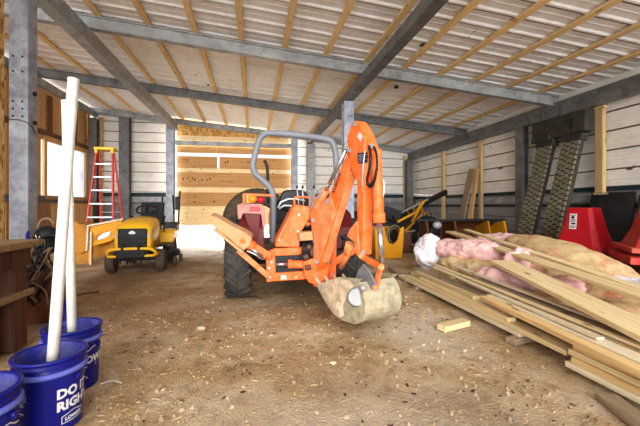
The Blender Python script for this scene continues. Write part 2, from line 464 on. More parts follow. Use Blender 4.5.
column(1.75, 15.1, zr(1.75)-.23, .28,.26, 'steel_col', 'steel column at the right edge of the plywood door')
column(2.45, 15.0, zr(2.45)-.45, .34,.3, 'steel', 'steel column just right of the door under the long beam')
column(-5.05, 15.25, zr(-5)-.23, .38,.26, 'steel_dark', 'dark column on the back wall behind the ladder')
column(-6.15, 15.2, 4.6, .28,.28, 'steel_dark', 'dark corner column beyond the window')
column(7.2, 8.35, 3.3, .2,.26, 'steel_dark', 'steel column on the right wall beside the leaning rubber tracks', flip=True)
column(7.1, 15.2, 3.3, .3,.3, 'steel_dark', 'corner column at the far end of the right wall')
column(-6.2, 9.2, 4.6, .2,.24, 'steel_dark', 'dark column on the left wall before the window')
def lapwall(name, p, q, z0, z1f, mat, label, step=.41, inward=(0,-1,0), th=.03):
    """horizontally ribbed sheet between p and q (xy); z1f(xy)->top"""
    b = B(); bm = b.bm; p = Vector((*p,0)); q = Vector((*q,0)); inn = Vector(inward)
    prof = []; z = z0
    zt = max(z1f(p), z1f(q))
    while z < zt:
        prof += [(z,.0),(z+.004,-.045),(z+.026,-.045),(z+.03,.016),(z+.06,.012),(z+.075,0),(z+.2,.0),(z+.21,.010),(z+.235,.010),(z+.245,.0)]; z += step
    prof.append((zt,0))
    n = len(prof)
    def mk(P, back):
        top = z1f(P); out = []
        for zz, d in prof:
            out.append(bm.verts.new(Vector((P.x,P.y,min(zz,top))) + inn*(d - (th+.03 if back else 0)) if not back else Vector((P.x,P.y,min(zz,top))) - inn*(th+.03)))
        return out
    A = mk(p,False); C = mk(q,False); A2 = mk(p,True); C2 = mk(q,True)
    for i in range(n-1):
        fq = bm.faces.new((A[i],C[i],C[i+1],A[i+1])); fq.material_index = 1 if i % 10 in (0,1,2) else 0; bm.faces.new((A2[i],A2[i+1],C2[i+1],C2[i]))
    bm.faces.new((A[0],A2[0],C2[0],C[0])); bm.faces.new((A[-1],C[-1],C2[-1],A2[-1]))
    o = struct(b, name, mat, label, 'wall'); o.data.materials.append(M['seam']); return o
top_b = lambda P: zr(P.x)+.06
lapwall('wall_back', (XL,W), (-3.3,W), 1.72, top_b, 'wallsheet', 'white ribbed wall sheet behind the ladder')
lapwall('wall_back_base', (XL,W), (-3.3,W), 0, lambda P: 1.71, 'lowsheet', 'grey lower wall sheet behind the ladder')
lapwall('wall_back_end', (1.8,W), (XR,W), 1.72, top_b, 'wallsheet', 'white ribbed back wall sheet beyond the backhoe')
lapwall('wall_back_end_base', (1.8,W), (XR,W), 0, lambda P: 1.71, 'lowsheet', 'grey lower back wall sheet beyond the backhoe')
top_r = lambda P: zr(XR)+.066
lapwall('wall_right', (XR,Y0), (XR,W), 1.50, top_r, 'wallsheet', 'white ribbed sheet along the upper right wall', inward=(-1,0,0))
lapwall('wall_right_base', (XR,Y0), (XR,W), 0, lambda P: 1.49, 'lowsheet', 'grey lower sheet of the right wall', inward=(-1,0,0))
def trimbar(p, q, w, t, mat, label, name='trim'):
    b = B(); b.bar(p,q,w,t); return struct(b, name, mat, label, 'trim')
trimbar((XR-.03,Y0,1.52),(XR-.03,W-.05,1.52),.05,.1,'strip','dark green strip along the right wall','trim_1')
trimbar((XR-.06,Y0,1.33),(XR-.06,W-.05,1.33),.08,.2,'steel','steel rail along the right wall below the green strip','trim_2')
trimbar((XR-.04,Y0,1.16),(XR-.04,W-.05,1.16),.05,.06,'black','black edge under the steel rail of the right wall','trim_3')
trimbar((XL,W-.03,1.62),(-3.45,W-.03,1.62),.05,.16,'strip','dark green strip behind the ladder','trim_4')
trimbar((XL,W-.06,1.42),(-3.45,W-.06,1.42),.08,.2,'steel','steel rail behind the ladder','trim_5')
trimbar((1.92,W-.03,1.62),(XR-.1,W-.03,1.62),.05,.16,'strip','dark green strip on the back wall beyond the backhoe','trim_6')
trimbar((1.92,W-.06,1.42),(XR-.1,W-.06,1.42),.08,.2,'steel','steel rail on the back wall beyond the backhoe','trim_7')
# wood studs on the right and back wall
def stud(x,y,z0,z1,wx,wy,label,foot=False):
    b = B(); b.box((x,y,(z0+z1)/2),(wx,wy,z1-z0))
    if foot: b.box((x-.01,y-.06,z0+.06),(wx+.02,wy+.16,.13)); b.box((x-.01,y+.02,z1-.05),(wx+.02,wy+.14,.05))
    return struct(b,'wall_stud','stud',label,'stud',bevel=.003)
stud(7.32,6.25,1.3,3.3,.1,.17,'pine stud with foot block right of the leaning rubber tracks',True)
stud(7.34,10.3,.0,3.3,.1,.14,'pine stud behind the two leaning brown boards')
stud(7.34,12.6,.0,3.3,.1,.14,'pine stud on the right wall beyond the brown boards')
stud(7.0,15.42,.0,3.5,.12,.1,'pine stud in the far right corner')
stud(5.25,15.45,.0,3.8,.14,.1,'pine stud on the back wall right of the backhoe')
stud(-6.0,15.42,.0,4.7,.14,.1,'pine stud on the back wall beside the dark corner column')

# left wall : plank wall with window
b = B()
wy0, wy1, wz0, wz1 = 12.3, 15.1, 1.48, 3.22
for i in range(44):
    ya = 6.0+i*.22; yb = ya+.215
    if ya > W-.2: break
    d = .012*((i*7)%3)
    if yb < wy0 or ya > wy1: b.span((XL-.03-d,ya,0),(XL-d,yb,4.95))
    else:
        b.span((XL-.03-d,ya,0),(XL-d,yb,wz0)); b.span((XL-.03-d,ya,wz1),(XL-d,yb,4.95))
struct(b,'wall_left','plank_wall','brown vertical plank wall around the film covered window','wall')
b = B()
b.span((XL-.05,wy0-.02,wz0-.02),(XL+.05,wy0+.1,wz1)); b.span((XL-.05,wy1-.1,wz0-.02),(XL+.05,wy1+.02,wz1))
b.span((XL-.05,wy0-.02,wz1-.02),(XL+.06,wy1+.02,wz1+.2)); b.span((XL-.05,wy0-.02,wz0-.12),(XL+.08,wy1+.02,wz0))
win = struct(b,'window_1','plank_wall','window covered with milky plastic film in the left plank wall','window',bevel=.004)
B().span((XL-.03,wy0+.08,wz0),(XL-.022,wy1-.08,wz1)).build('film_pane','film',win)
trimbar((XL+.03,6,1.36),(XL+.03,W-.1,1.36),.08,.2,'steel_dark','dark steel rail below the film covered window','trim_8')
trimbar((XL+.03,6,3.42),(XL+.03,W-.3,3.42),.1,.14,'wood_brown','brown timber rail above the film covered window','trim_9')
for i,yy in enumerate((11.2,12.6,14.2)):
    b = B(); b.box((XL+.03,yy,4.05),(.08,.14,1.2)); struct(b,'wall_stud','wood_brown',('short dark timber above the window, nearest the bolted column','short dark timber above the middle of the window','short dark timber above the window, beside the corner column')[i],'stud')
# strand-board wall left of the near column
b = B(); b.span((-3.26,1.4,0),(-3.235,5.33,4.3)); b.span((-3.30,1.4,0),(-3.26,1.5,4.3)); b.span((-3.30,3.4,0),(-3.26,3.5,4.3))
struct(b,'wall_left_front','osb','strand board wall panel left of the bolted column','wall')

# plywood door
DY = 15.42; dx0, dx1 = -3.12, 1.64
D = thing('door_1', (0,DY,0), 'large plywood sliding door in the back wall with daylight under it', 'door'); D['kind'] = 'structure'
def dpan(name, za, zb, mat, y0=0, t=.02, n=2, gap=.0012, xs=None):
    b = B(); xs = xs or [dx0+(dx1-dx0)*i/n for i in range(n+1)]
    for i in range(len(xs)-1): b.span((xs[i]+gap,y0,za),(xs[i+1]-gap,y0+t,zb))
    return b.build(name, mat, D, .002)
b = B(); b.prism([(dx0,0,4.1),(dx1,0,4.1),(dx1,0,zr(dx1)-.05),(dx0,0,zr(dx0)-.05)],(0,.02,0)); b.build('top_panel','ply_dark',D)
dpan('header_board',3.86,4.09,'ply_pale',-.03,.045,1)
dpan('frieze_panel',3.38,3.70,'ply',0,.02,3)
dpan('plywood_panel',2.72,3.24,'ply',0,.02,xs=[dx0,dx0+1.62])
dpan('plywood_panel',2.72,3.24,'ply',0,.02,xs=[dx0+1.7,dx0+3.2,dx1])
dpan('batten',2.56,2.74,'ply_pale',-.02,.04,1)
dpan('plywood_panel',1.92,2.58,'ply',0,.02,xs=[dx0,dx0+1.6,dx0+3.1,dx1])
dpan('batten',1.72,1.94,'ply_pale',-.02,.04,1)
dpan('plywood_panel',1.12,1.74,'ply',0,.02,xs=[dx0,dx0+1.9,dx1])
dpan('batten',.95,1.14,'ply_pale',-.02,.04,1)
dpan('plywood_panel',.34,.97,'ply_pale',0,.02,xs=[dx0,dx0+2.4,dx1])
b = B()
for (zz, lst) in ((2.3,(.25,.42,.62,.72,1.0,1.2,1.32)),(3.03,(1.95,2.05,2.9,3.0,.4)),(1.35,(.7,1.5,3.6))):
    for xx in lst:
        b.sphere((dx0+xx,-.004,zz+random.uniform(-.05,.05)),.035,(1,.15,random.uniform(1,1.5)),10,6)
islands(b,'knot','wood_dark',D)
B().span((dx0-.05,-.16,3.68),(dx1+.1,-.06,3.86)).build('track_rail','steel',D,.004)

# ------------------------------------------------------------------ outside: bright ground beyond the door
b = B(); b.span((-30,W+.9,-.06),(30,60,-.03)); tag(b.build('ground', 'dirt'), 'pale ground outside beyond the door', 'ground', None, 'structure')

# ================================================================== TRACTOR WITH BACKHOE
TR = Vector((.54, 4.62, 0))
T = thing('backhoe_tractor', TR, 'orange compact tractor with a backhoe arm and muddy bucket facing the viewer', 'tractor')
def L(v): return Vector(v) - TR
def P_y(px,py,Y): return L(at_y(px,py,Y))
def tyre(parent, c, R, w, rim_r, name='rear_tyre', lugs=20, mat='rubber', rimmat='orange', lug_h=.03):
    b = B(); r = R-lug_h; h = w/2
    b.lathe([(rim_r,-h*.72),(rim_r+.03,-h*.9),(r*.84,-h),(r*.95,-h*.92),(r,-h*.72),(r+.008,0),(r,h*.72),(r*.95,h*.92),(r*.84,h),(rim_r+.03,h*.9),(rim_r,h*.72)], c, 'x', 48, closed=True)
    for i in range(lugs):
        for sgn in (-1,1):
            a = 2*PI*(i+(.5 if sgn>0 else 0))/lugs
            p0 = Vector((0, math.cos(a), math.sin(a))); a2 = a + 2*PI/lugs*.75
            p1 = Vector((0, math.cos(a2), math.sin(a2)))
            cc = Vector(c)
            b.bar(cc+p1*(r+lug_h*.3)+Vector((sgn*.015,0,0)), cc+p0*(r*.985+lug_h*.3)+Vector((sgn*h*.98,0,0)), R*.07, lug_h*1.7, up=(p0+p1).normalized())
    t = b.build(name, mat, parent)
    rb = B(); rb.lathe([(.001,h*.2),(rim_r*.5,h*.2),(rim_r*.62,h*.35),(rim_r*.95,h*.4),(rim_r*.98,h*.75),(rim_r+.012,h*.8),(rim_r+.012,-h*.8),(rim_r*.98,-h*.75),(rim_r*.95,-h*.4),(rim_r*.6,-h*.35),(rim_r*.5,-h*.2),(.001,-h*.2)], c, 'x', 36)
    rb.build('rim', rimmat, t)
    hb = B()
    hb.cyl(Vector(c)+Vector((-h*.45,0,0)), Vector(c)+Vector((h*.45,0,0)), rim_r*.22)
    for i in range(6):
        a = i*PI/3; o = Vector((0,math.cos(a),math.sin(a)))*rim_r*.38
        hb.cyl(Vector(c)+o+Vector((-h*.42,0,0)), Vector(c)+o+Vector((h*.42,0,0)), .014, seg=6)
    hb.build('hub','steel_dark',t)
    return t
tyre(T, (-.72,0,.49), .50, .31, .26)
tyre(T, (.70,0,.49), .50, .31, .26)
tyre(T, (-.58,1.72,.31), .32, .22, .18, 'front_tyre', 16)
tyre(T, (.58,1.72,.31), .32, .22, .18, 'front_tyre', 16)
b = B(); b.box((0,.55,.50),(.34,1.5,.34)); b.box((0,.0,.50),(.52,.34,.36)); b.box((0,1.72,.33),(1.0,.12,.1)); b.cyl((-.55,0,.49),(.55,0,.49),.09); b.build('chassis','black',T,.02)
b = B(); b.prism([(-.26,.95,.70),(-.26,.95,1.16),(-.26,1.4,1.14),(-.26,1.95,1.04),(-.26,2.12,.95),(-.26,2.12,.60),(-.26,1.0,.58)],(.52,0,0)); b.build('hood','orange',T,.04)
b = B(); b.box((0,2.13,.78),(.40,.02,.28)); b.build('grille','black',T,.01)
b = B(); b.prism([(-.24,.70,.66),(-.24,.72,1.14),(-.24,.84,1.2),(-.24,.96,1.18),(-.24,.96,.66)],(.48,0,0)); b.build('dashboard','black',T,.02)
b = B(); c0 = Vector((0,.60,1.2))
b.tube([c0+Vector((.18*math.cos(a),-.05*math.sin(a)+0,.17*math.sin(a)*.6)) for a in [2*PI*i/24 for i in range(24)]],.016,8,closed=True)
b.bar(c0+Vector((-.17,0,0)),c0+Vector((.17,0,0)),.03,.015); b.cyl(c0,(0,.78,1.12),.02); b.build('steering_wheel','black',T)
b = B(); b.box((0,.45,.66),(1.0,.6,.03)); b.build('footplate','black',T,.005)
# fenders
for s in (-1,1):
    b = B(); pth = [(s*.56-.14,-.36,.62),(s*.56-.14,-.34,.88),(s*.56-.14,-.25,1.04),(s*.56-.14,-.05,1.10),(s*.56-.14,.25,1.08),(s*.56-.14,.48,.9),(s*.56-.14,.58,.7)]
    b.strip(pth,(.28,0,0),.018); 
    b.prism([(s*.42-.01,y,z) for _,y,z in pth],(.02,0,0))
    f = b.build('fender','maroon',T,.004)
    if s < 0:
        y = 4.25
        pb = B(); pb.prism([P_y(x,yy,y) for x,yy in ((237,205),(243,203),(262,204),(265,209),(266,226),(263,228),(261,214),(243,213.5),(241,219),(238,219))],(0,.02,0)); pb.build('lamp_bracket','pinkplate',f,.004)
        pb = B(); pb.prism([P_y(x,yy,y-.015) for x,yy in ((250,206.6),(259.6,206.6),(260,211),(249.5,211))],(0,.02,0)); pb.build('tail_lamp','red_lens',f,.003)
        pb = B(); pb.prism([P_y(x,yy,y) for x,yy in ((244,214),(260.5,214),(259,232),(256,245),(251,245),(249,228))],(0,.03,0)); pb.build('rear_panel','maroon',f,.004)
        pb = B(); pb.bar(P_y(243,194.5,y+.06),P_y(273,195.5,y+.06),.06,.028); pb.bar(P_y(244,194,y),P_y(244,205,y),.03,.03); pb.build('top_bar','orange',f,.006)
        pb = B(); pc = P_y(252.5,199,y-.03); pb.sphere(pc,.052,(1,.7,.92),20,12); pb.box(pc+Vector((-.05,.02,0)),(.05,.05,.09)); pb.build('turn_lamp','amber_lens',f)
        pb = B(); pb.sphere(P_y(261,200,y-.03),.044,(1,.7,.8),20,12); pb.build('tail_lamp','red_lens',f)
# seat
b = B(); b.box((0,.02,.86),(.46,.42,.10)); b.build('seat','black',T,.04,seg=4)
b = B(); b.prism([P_y(x,yy,4.42) for x,yy in ((279,207),(280,197),(283,191),(288,189.6),(302,189.8),(307,192),(309,198),(309,207))],(0,.09,0)); b.build('seat_backrest','black',T,.03,seg=4)
b = B(); b.tube([P_y(x,yy,4.36) for x,yy in ((278,208),(281,202),(288,199),(298,199),(305,201))],.014,8); b.tube([P_y(x,yy,4.33) for x,yy in ((279,209),(284,205.5),(296,206),(302,207))],.012,8); islands(b,'seat_rail','alu',T)
# roll bar
lp = [(272.5,243),(273.5,205),(273.5,196),(270.5,187.5),(262,179.6),(254.2,173),(252.4,165),(254.4,157),(257.6,144.5),(260.6,136.8),(267.5,131.6)]
rp = [(328,138.4),(333,143),(335.4,151),(336.6,168),(337,205),(336,243)]
def smooth(pts, it=2):
    pts = [Vector(p) for p in pts]
    for _ in range(it):
        o = [pts[0]]
        for i in range(len(pts)-1):
            a, c = pts[i], pts[i+1]; o += [a*.75+c*.25, a*.25+c*.75]
        o.append(pts[-1]); pts = o
    return pts
pts = smooth([P_y(x,y,4.72) for x,y in lp+rp])
b = B(); b.tube(pts,.042,14); b.build('roll_bar','rops',T)
b = B(); b.tube(smooth([P_y(x,y,4.98) for x,y in ((268,203),(268,178),(267,164),(264,160.5))]),.022,10); b.build('exhaust_stack','black',T)

# --- backhoe frame
FY = 3.98
def pl(b, pts, Y, dy): b.prism([P_y(x,y,Y) for x,y in pts],(0,dy,0)); return b
BF = pl(B(), [(266,252),(275,249),(276,281),(266.5,282.5)], FY, .09)
pl(BF, [(274,248.5),(300,247),(300,255),(274,256)], FY+.02, .06)
pl(BF, [(273,273.5),(334,269),(334,277.5),(273,281.5)], FY-.01, .08)
pl(BF, [(300,247),(334,246),(334,253),(300,254)], FY+.02, .06)
pl(BF, [(328,238),(337,236),(336,281),(328,281.5)], FY, .09)
frame = BF.build('backhoe_frame','orange',T,.008)
b = B()
for x,y in ((269,257),(271.5,262),(269,268),(270,277),(286,278),(296,277),(332,244),(332,274)): 
    p = P_y(x,y,FY-.02); b.cyl(p, p+Vector((0,-.015,0)), .012, seg=8)
islands(b,'bolt','alu',frame)
b = B(); pl(b,[(281,275.6),(286,275.2),(286,279.2),(281,279.6)],FY-.018,.006); b.build('frame_sticker','white',frame)
b = B(); b.prism([P_y(x,y,FY-.02) for x,y in ((275.5,247),(275.8,240.5),(285,224),(292.5,208.5),(296,204.5),(309,206.5),(312.5,213),(300,234),(299.5,247))],(0,.34,0)); tw = b.build('control_tower','orange',T,.012)
b = B()
for x,y in ((298.7,214.5),(298,231.5),(279,240)): p=P_y(x,y,FY-.03); b.cyl(p,p+Vector((0,-.012,0)),.012,seg=8)
islands(b,'bolt','alu',tw)
b = B(); b.tube(smooth([P_y(x,y,4.05) for x,y in ((294.5,208),(294.3,199),(295.5,197),(308,197),(310,199),(310,207))],1),.012,8); b.build('grab_handle','orange',T)
b = B(); b.tube([P_y(277,243,3.95),P_y(284,228,3.93),P_y(294,210,3.95)],.011,8); b.build('side_rail','orange_worn',T)
for x0,x1 in ((299,297),(303.5,302.5),(315,314)):
    b = B(); b.tube([P_y(x0,206,4.08),P_y((x0+x1)/2,198,4.08),P_y(x1,188.5,4.08)],[.007,.007,.008],8); lv = b.build('control_lever','alu',T)
    b = B(); b.sphere(P_y(x1,187,4.08),.014,(1,1,1.5),10,8); b.build('lever_knob','black',lv)
b = B(); pl(b,[(299,233),(312,231.5),(313,240),(300,241)],FY-.16,.16); b.build('step_plate','padmud',T,.004)
# swing cylinders and post
for (xa,ya,xb,yb,xc,yc) in ((275,264.5,289,264,309,264.5),(331,262,322,263,308,265)):
    b = B(); b.cyl(P_y(xa,ya,FY-.05),P_y(xb,yb,FY-.05),.017); rd = b.build('swing_rod','chrome',T)
    b = B(); b.cyl(P_y(xb-1 if xb<xc else xb+1,yb,FY-.05),P_y(xc,yc,FY-.05),.045); b.cyl(P_y(xb-1 if xb<xc else xb+1,yb,FY-.05),P_y(xb+(3 if xb<xc else -3),yb,FY-.05),.052); b.build('swing_cylinder','orange',T,.004)
b = B(); b.prism([P_y(x,y,FY-.14) for x,y in ((303,262),(311,259),(325,258),(330,264),(327,279),(318,285),(309,283),(305,276))],(0,.16,0)); b.cyl(P_y(318,256,FY-.06),P_y(318,286,FY-.06),.06); b.build('swing_post','orange',T,.01)
# black hoses and valve body under the tower
b = B()
for i in range(7):
    x = 302+i*1.7; b.tube(smooth([P_y(x,236,FY+.05),P_y(x+2,244,FY-.12),P_y(x+1-i,252,FY-.15),P_y(x+3,262,FY-.05),P_y(x-4+i,268,FY+.05)]),.013,8)
islands(b,'hydraulic_hose','cable_black',T)
b = B(); b.box(P_y(307,251,FY-.06),(.12,.1,.12)); b.sphere(P_y(306,257,FY-.14),.035); b.sphere(P_y(309,247,FY-.15),.028); b.cyl(P_y(305,268,FY-.16),P_y(311,267,FY-.16),.03); b.build('valve_block','rustmetal',T,.008)
b = B(); b.span((-.3,-.6,.33),(.55,-.36,.62)); b.build('counter_box','black',T,.01)

# --- left stabiliser : two arms and mud-stained pad
b = B(); b.bar(P_y(243,240,3.86),P_y(270,257,3.93),.07,.085); b.cyl(P_y(240,239,3.84),P_y(254,247,3.88),.055); arm = b.build('stabiliser_arm','orange',T,.01)
b = B(); b.bar(P_y(238,250,3.88),P_y(268,276,3.95),.06,.06); b.build('stabiliser_strut','orange_worn',T,.008)
b = B(); b.cyl(P_y(252,249,3.83),P_y(262,256,3.87),.018); b.tube(smooth([P_y(247,251,3.8),P_y(255,254,3.78),P_y(262,260,3.8),P_y(267,257,3.88)]),.009,8); b.build('stabiliser_rod','chrome',T)
b = B(); b.prism([P_y(x,y,3.80) for x,y in ((208,218.5),(210,215.4),(216,217),(233,227),(244,232),(252,237.5),(250.5,245.5),(243.5,251),(236,245.5),(229,239),(218,232))],(.02,.14,.03)); 
pad = b.build('stabiliser_pad','padmud',T,.015,seg=3)
b = B(); b.bar(P_y(214,229,3.79),P_y(243,252.5,3.79),.05,.03); b.build('pad_rib','padmud',pad,.006)
# right stabiliser, folded up behind the dipper
b = B(); b.bar(P_y(334,262,4.02),P_y(357,248,4.02),.07,.08); b.build('stabiliser_arm','orange',T,.01)
b = B(); b.prism([P_y(x,y,4.05) for x,y in ((352,250),(358,238),(364,222),(369,224),(366,246),(358,255))],(0,.12,0)); b.build('stabiliser_pad','padmud',T,.012)

# --- boom, dipper, bucket : traced in the swing plane
FO = Vector((.75,3.83,0)); SB = math.radians(21)
U = Vector((math.sin(SB),-math.cos(SB),0)); N = Vector((-math.cos(SB),-math.sin(SB),0))
def SP(px,py,off=0):
    """point of the swing plane (shifted off towards its left side) seen at px,py"""
    o = FO + N*off; d = ray(px,py); c = Vector((0,0,H))
    return L(c + d*((o-c).dot(N)/d.dot(N)))
def sprism(b, pts, half): b.prism([SP(x,y,half) for x,y in pts], N*(-2*half)); return b
def SD(s,w,off=0): return L(FO + U*s + N*off + Vector((0,0,w)))
# boom
b = B(); sprism(b, [(313,270),(312,217),(321,206),(327,199.5),(331,190),(345.5,156.5),(347,150),(350,149),(351,160),(344,186),(331,222),(320.5,262),(317,272)], .055); boom = b.build('boom','orange',T,.012)
b = B(); b.bar(SP(353.5,172,0),SP(325.5,262,0),.085,.02,up=U+Vector((0,0,.35))); b.build('boom_flange','orange_worn',boom,.004)
b = B(); sprism(b, [(310.5,216),(313.5,210),(326,199),(331,198.5),(334.5,211),(318,263),(314,263)], .064); b.build('boom_side_plate','orange_worn',boom,.006)
b = B()
for x,y in ((327.5,202),(313,220),(317,262)):
    b.cyl(SP(x,y,.06),SP(x,y,.08),.02,seg=12)
islands(b,'boom_pin','steel_dark',boom)
b = B(); b.cyl(SP(308,222,.03),SP(326,190,.03),.042); b.cyl(SP(306,224,.03),SP(309,220,.03),.05); b.build('boom_cylinder','orange_worn',T)
b = B(); b.cyl(SP(325,192,.03),SP(346,150,.03),.02); b.build('boom_rod','chrome',T)
b = B(); b.tube(smooth([SP(309,207,.1),SP(312,197,.14),SP(320,189,.16),SP(328,185,.12)]),.011,8); b.tube(smooth([SP(311,209,.1),SP(315,199,.14),SP(323,191,.14)]),.010,8); islands(b,'boom_hose','alu',T)
# dipper (head + arm)
b = B(); sprism(b, [(350,125),(354,120.5),(358,121),(364,131),(369.5,145),(370,151),(365.5,160),(364,190),(363,255),(358,258),(357,243),(356.6,205),(356.8,183),(350,168),(346.8,153),(347,137)], .055); dip = b.build('dipper','orange',T,.014)
b = B(); sprism(b,[(360.5,190),(362,158),(363.4,134),(365.5,137),(366,156),(362.5,192)],.060); b.build('dipper_flange','orange_worn',dip,.004)
b = B(); sprism(b,[(346.5,236),(349,230),(356,221),(357.5,224),(359,256),(356,256),(356,244)],.062); b.build('dipper_bracket','orange_worn',dip,.006)
b = B()
for x,y in ((355,124),(349,150),(372,146),(363,253)): b.cyl(SP(x,y,.068),SP(x,y,-.068),.022,seg=14)
islands(b,'dipper_pin','steel_dark',dip)
b = B(); b.prism([SP(x,y,.0625) for x,y in ((357.6,153),(367.6,152.4),(367.4,162.4),(358,163.2))],N*.002); dec = b.build('warning_label','black',dip)
b = B()
for i in range(4):
    yy = 154.6+i*2.1; b.prism([SP(x,y,.0648) for x,y in ((358.4,yy),(366.8-(i%2)*2,yy-.3),(366.8-(i%2)*2,yy+.5),(358.4,yy+.8))],N*.001)
b.build('warning_label_print','greyprint',dec)
b = B(); b.prism([SP(x,y,.0625) for x,y in ((359.6,131.8),(363.2,136.4),(360.6,141.5),(357,136.8))],N*.002); b.build('diamond_label','hub',dip)
# dipper/bucket cylinder on the outer side
b = B(); b.cyl(SP(376,152,0),SP(379,222,0),.047); b.cyl(SP(378.6,213,0),SP(379.2,223,0),.056); b.cyl(SP(375.8,150,0),SP(376.2,157,0),.054); bc = b.build('bucket_cylinder','orange',T,.004)
b = B(); b.cyl(SP(379,220,0),SP(382,264,0),.026); b.build('bucket_rod','chrome',T)
b = B()
b.tube(smooth([SP(369,146,.09),SP(371,156,.13),SP(369,172,.13),SP(366.5,181,.11),SP(369,186,.1),SP(374,182,.1),SP(377,168,.1)]),.012,8)
b.tube(smooth([SP(374,147,.06),SP(377,154,.1),SP(377,170,.1),SP(374,184,.1),SP(370,188,.1),SP(367,184,.11)]),.011,8)
islands(b,'hydraulic_hose','cable_black',T)
b = B(); b.tube(smooth([SP(378,176,-.06),SP(384,180,-.08),SP(384,192,-.08),SP(381,203,-.06)]),.011,8); b.tube(smooth([SP(365,150,.1),SP(363,168,.12),SP(362,186,.1)]),.006,6); islands(b,'hydraulic_hose','alu',T)
# linkage
b = B()
for off in (.06,-.06):
    b.bar(SP(361,256,off),SP(381,267,off),.025,.05,up=(0,0,1)); b.bar(SP(381,267,off),SP(375,288,off),.025,.05,up=U)
islands(b,'bucket_link','orange',T,.006)
b = B()
b.cyl(SP(381,267,.12),SP(381,267,-.12),.027); b.cyl(SP(361,256,.1),SP(361,256,-.1),.024); b.cyl(SP(375,287,.1),SP(375,287,-.1),.023); islands(b,'link_pin','orange_worn',T,.004)
b = B(); b.cyl(SP(352,246,.02),SP(341,268,.02),.03); b.cyl(SP(350,243,.02),SP(347,254,.02),.042); b.build('thumb_cylinder','orange_worn',T)
# bucket
hw = .21
prof = [SP(x,y,hw) for x,y in ((316,284.5),(326,303),(332,312.5),(339,318.5),(347,321))]
s_of = lambda v: (v+TR-FO).dot(U)
s0 = s_of(prof[-1]); w0 = prof[-1].z
back = [(s0+.10,w0+.005),(s0+.19,w0+.05),(s0+.245,w0+.13),(s0+.25,w0+.22),(s0+.215,w0+.31),(s0+.15,w0+.37)]
path = prof + [SD(s,w,hw) for s,w in back]
b = B(); b.strip(smooth(path,1), N*(-2*hw), .018)
side = path + [SP(362,279,hw), SP(338,277,hw)]
b.prism(side, N*(-.016)); b.prism([p - N*(2*hw-.016) for p in side], N*(-.016))
bk = b.build('bucket','mudsteel',T,.004)
b = B(); bm = b.bm
inner = [SP(x,y,hw+.004) for x,y in ((317,284.5),(326,302.5),(333,313),(340,318),(344,315),(343,306),(347,296),(355,288),(350,281),(338,278),(326,281))]
c = sum(inner, Vector())/len(inner); ring = []
for k,(sc,hh) in enumerate(((1,.0),(.86,.016),(.6,.024),(.3,.03))):
    ring.append([bm.verts.new(c+(p-c)*sc+N*(hh+ (noise.noise(p*9+Vector((k,0,0)))*.014 if k else 0))) for p in inner])
for k in range(3):
    for i in range(len(inner)): bm.faces.new((ring[k][i],ring[k][(i+1)%len(inner)],ring[k+1][(i+1)%len(inner)],ring[k+1][i])).smooth=True
bm.faces.new(ring[3]); b.build('mud_cake','mud',bk)
for i in range(4):
    off = hw-.04-i*.115
    b = B(); q = SP(316,284.5,hw)-N*(hw-off); d = (SP(316,284.5,hw)-SP(326,303,hw)).normalized()
    b.box(q+d*.03,(.04,.035,.12),d.to_track_quat('Z','Y').to_matrix(),taper=(.6,.4)); b.build('bucket_tooth','mud',bk,.004)
b = B()
for off in (.1,-.1): b.prism([SP(x,y,off+.012) for x,y in ((354,281),(358,270),(363,264),(368,270),(375,284),(371,289),(360,288))],N*-.024)
islands(b,'bucket_ear','steel_dark',bk,.004)
b = B(); b.cyl(SP(357,297,hw+.0),SP(357,297,hw+.022),.085,.075,24); b.sphere(SP(363,288,hw),.03); b.build('wear_boss','steel',bk,.006)
# maker lettering on the boom
def text_mesh(body, size, bold=.0, align='CENTER'):
    cu = bpy.data.curves.new('lettering','FONT'); cu.body = body; cu.size = size; cu.align_x = align; cu.align_y = 'CENTER'; cu.offset = bold; cu.resolution_u = 2
    ob = bpy.data.objects.new('lettering_source', cu); COL.objects.link(ob)
    dg = bpy.context.evaluated_depsgraph_get(); me = bpy.data.meshes.new_from_object(ob.evaluated_get(dg))
    bpy.data.objects.remove(ob); return me
def text_on(name, body, size, mat, parent, origin, xdir, ydir, bold=.0):
    me = text_mesh(body, size, bold); x = Vector(xdir).normalized(); n = x.cross(Vector(ydir)).normalized(); y = n.cross(x)
    for v in me.vertices: v.co = Vector(origin) + x*v.co.x + y*v.co.y + n*.0015
    me.materials.clear(); me.materials.append(M[mat]); o = bpy.data.objects.new(name, me); COL.objects.link(o); o.parent = parent; return o
pa, pb_ = SP(333,194,.0565), SP(341,172,.0565)
text_on('maker_lettering','KUBOTA',.058,'black',boom,(pa+pb_)/2,(pb_-pa),(pb_-pa).cross(-N) if False else N.cross(pb_-pa),.002)

# big old tyre standing behind the tractor
G = thing('tractor_tyre', (.10,8.0,0), 'huge dark worn tyre standing in front of the plywood door behind the tractor', 'tyre')
b = B(); b.lathe([(.42,-.14),(.46,-.19),(.66,-.22),(.75,-.2),(.77,0),(.75,.2),(.66,.22),(.46,.19),(.42,.14)], (.0,0,.77), 'y', 56, closed=True)
b.build('tyre_casing','rubber_dirty',G)
b = B()
for i in range(40):
    a = 2*PI*i/40; o = Vector((math.cos(a),0,math.sin(a)))
    for s in (-1,1): b.bar(Vector((0,0,.77))+o*.765+Vector((0,s*.01,0)), Vector((0,0,.77))+Vector((math.cos(a+.1),0,math.sin(a+.1)))*.75+Vector((0,s*.2,0)), .045,.04,up=o)
b.build('tread','rubber_dirty',G)

# ================================================================== LAWN TRACTOR
MW = thing('lawn_tractor', (-2.0,6.62,0), 'yellow and black riding lawn tractor beside the yellow loader bucket', 'lawn tractor', rz=math.radians(5))
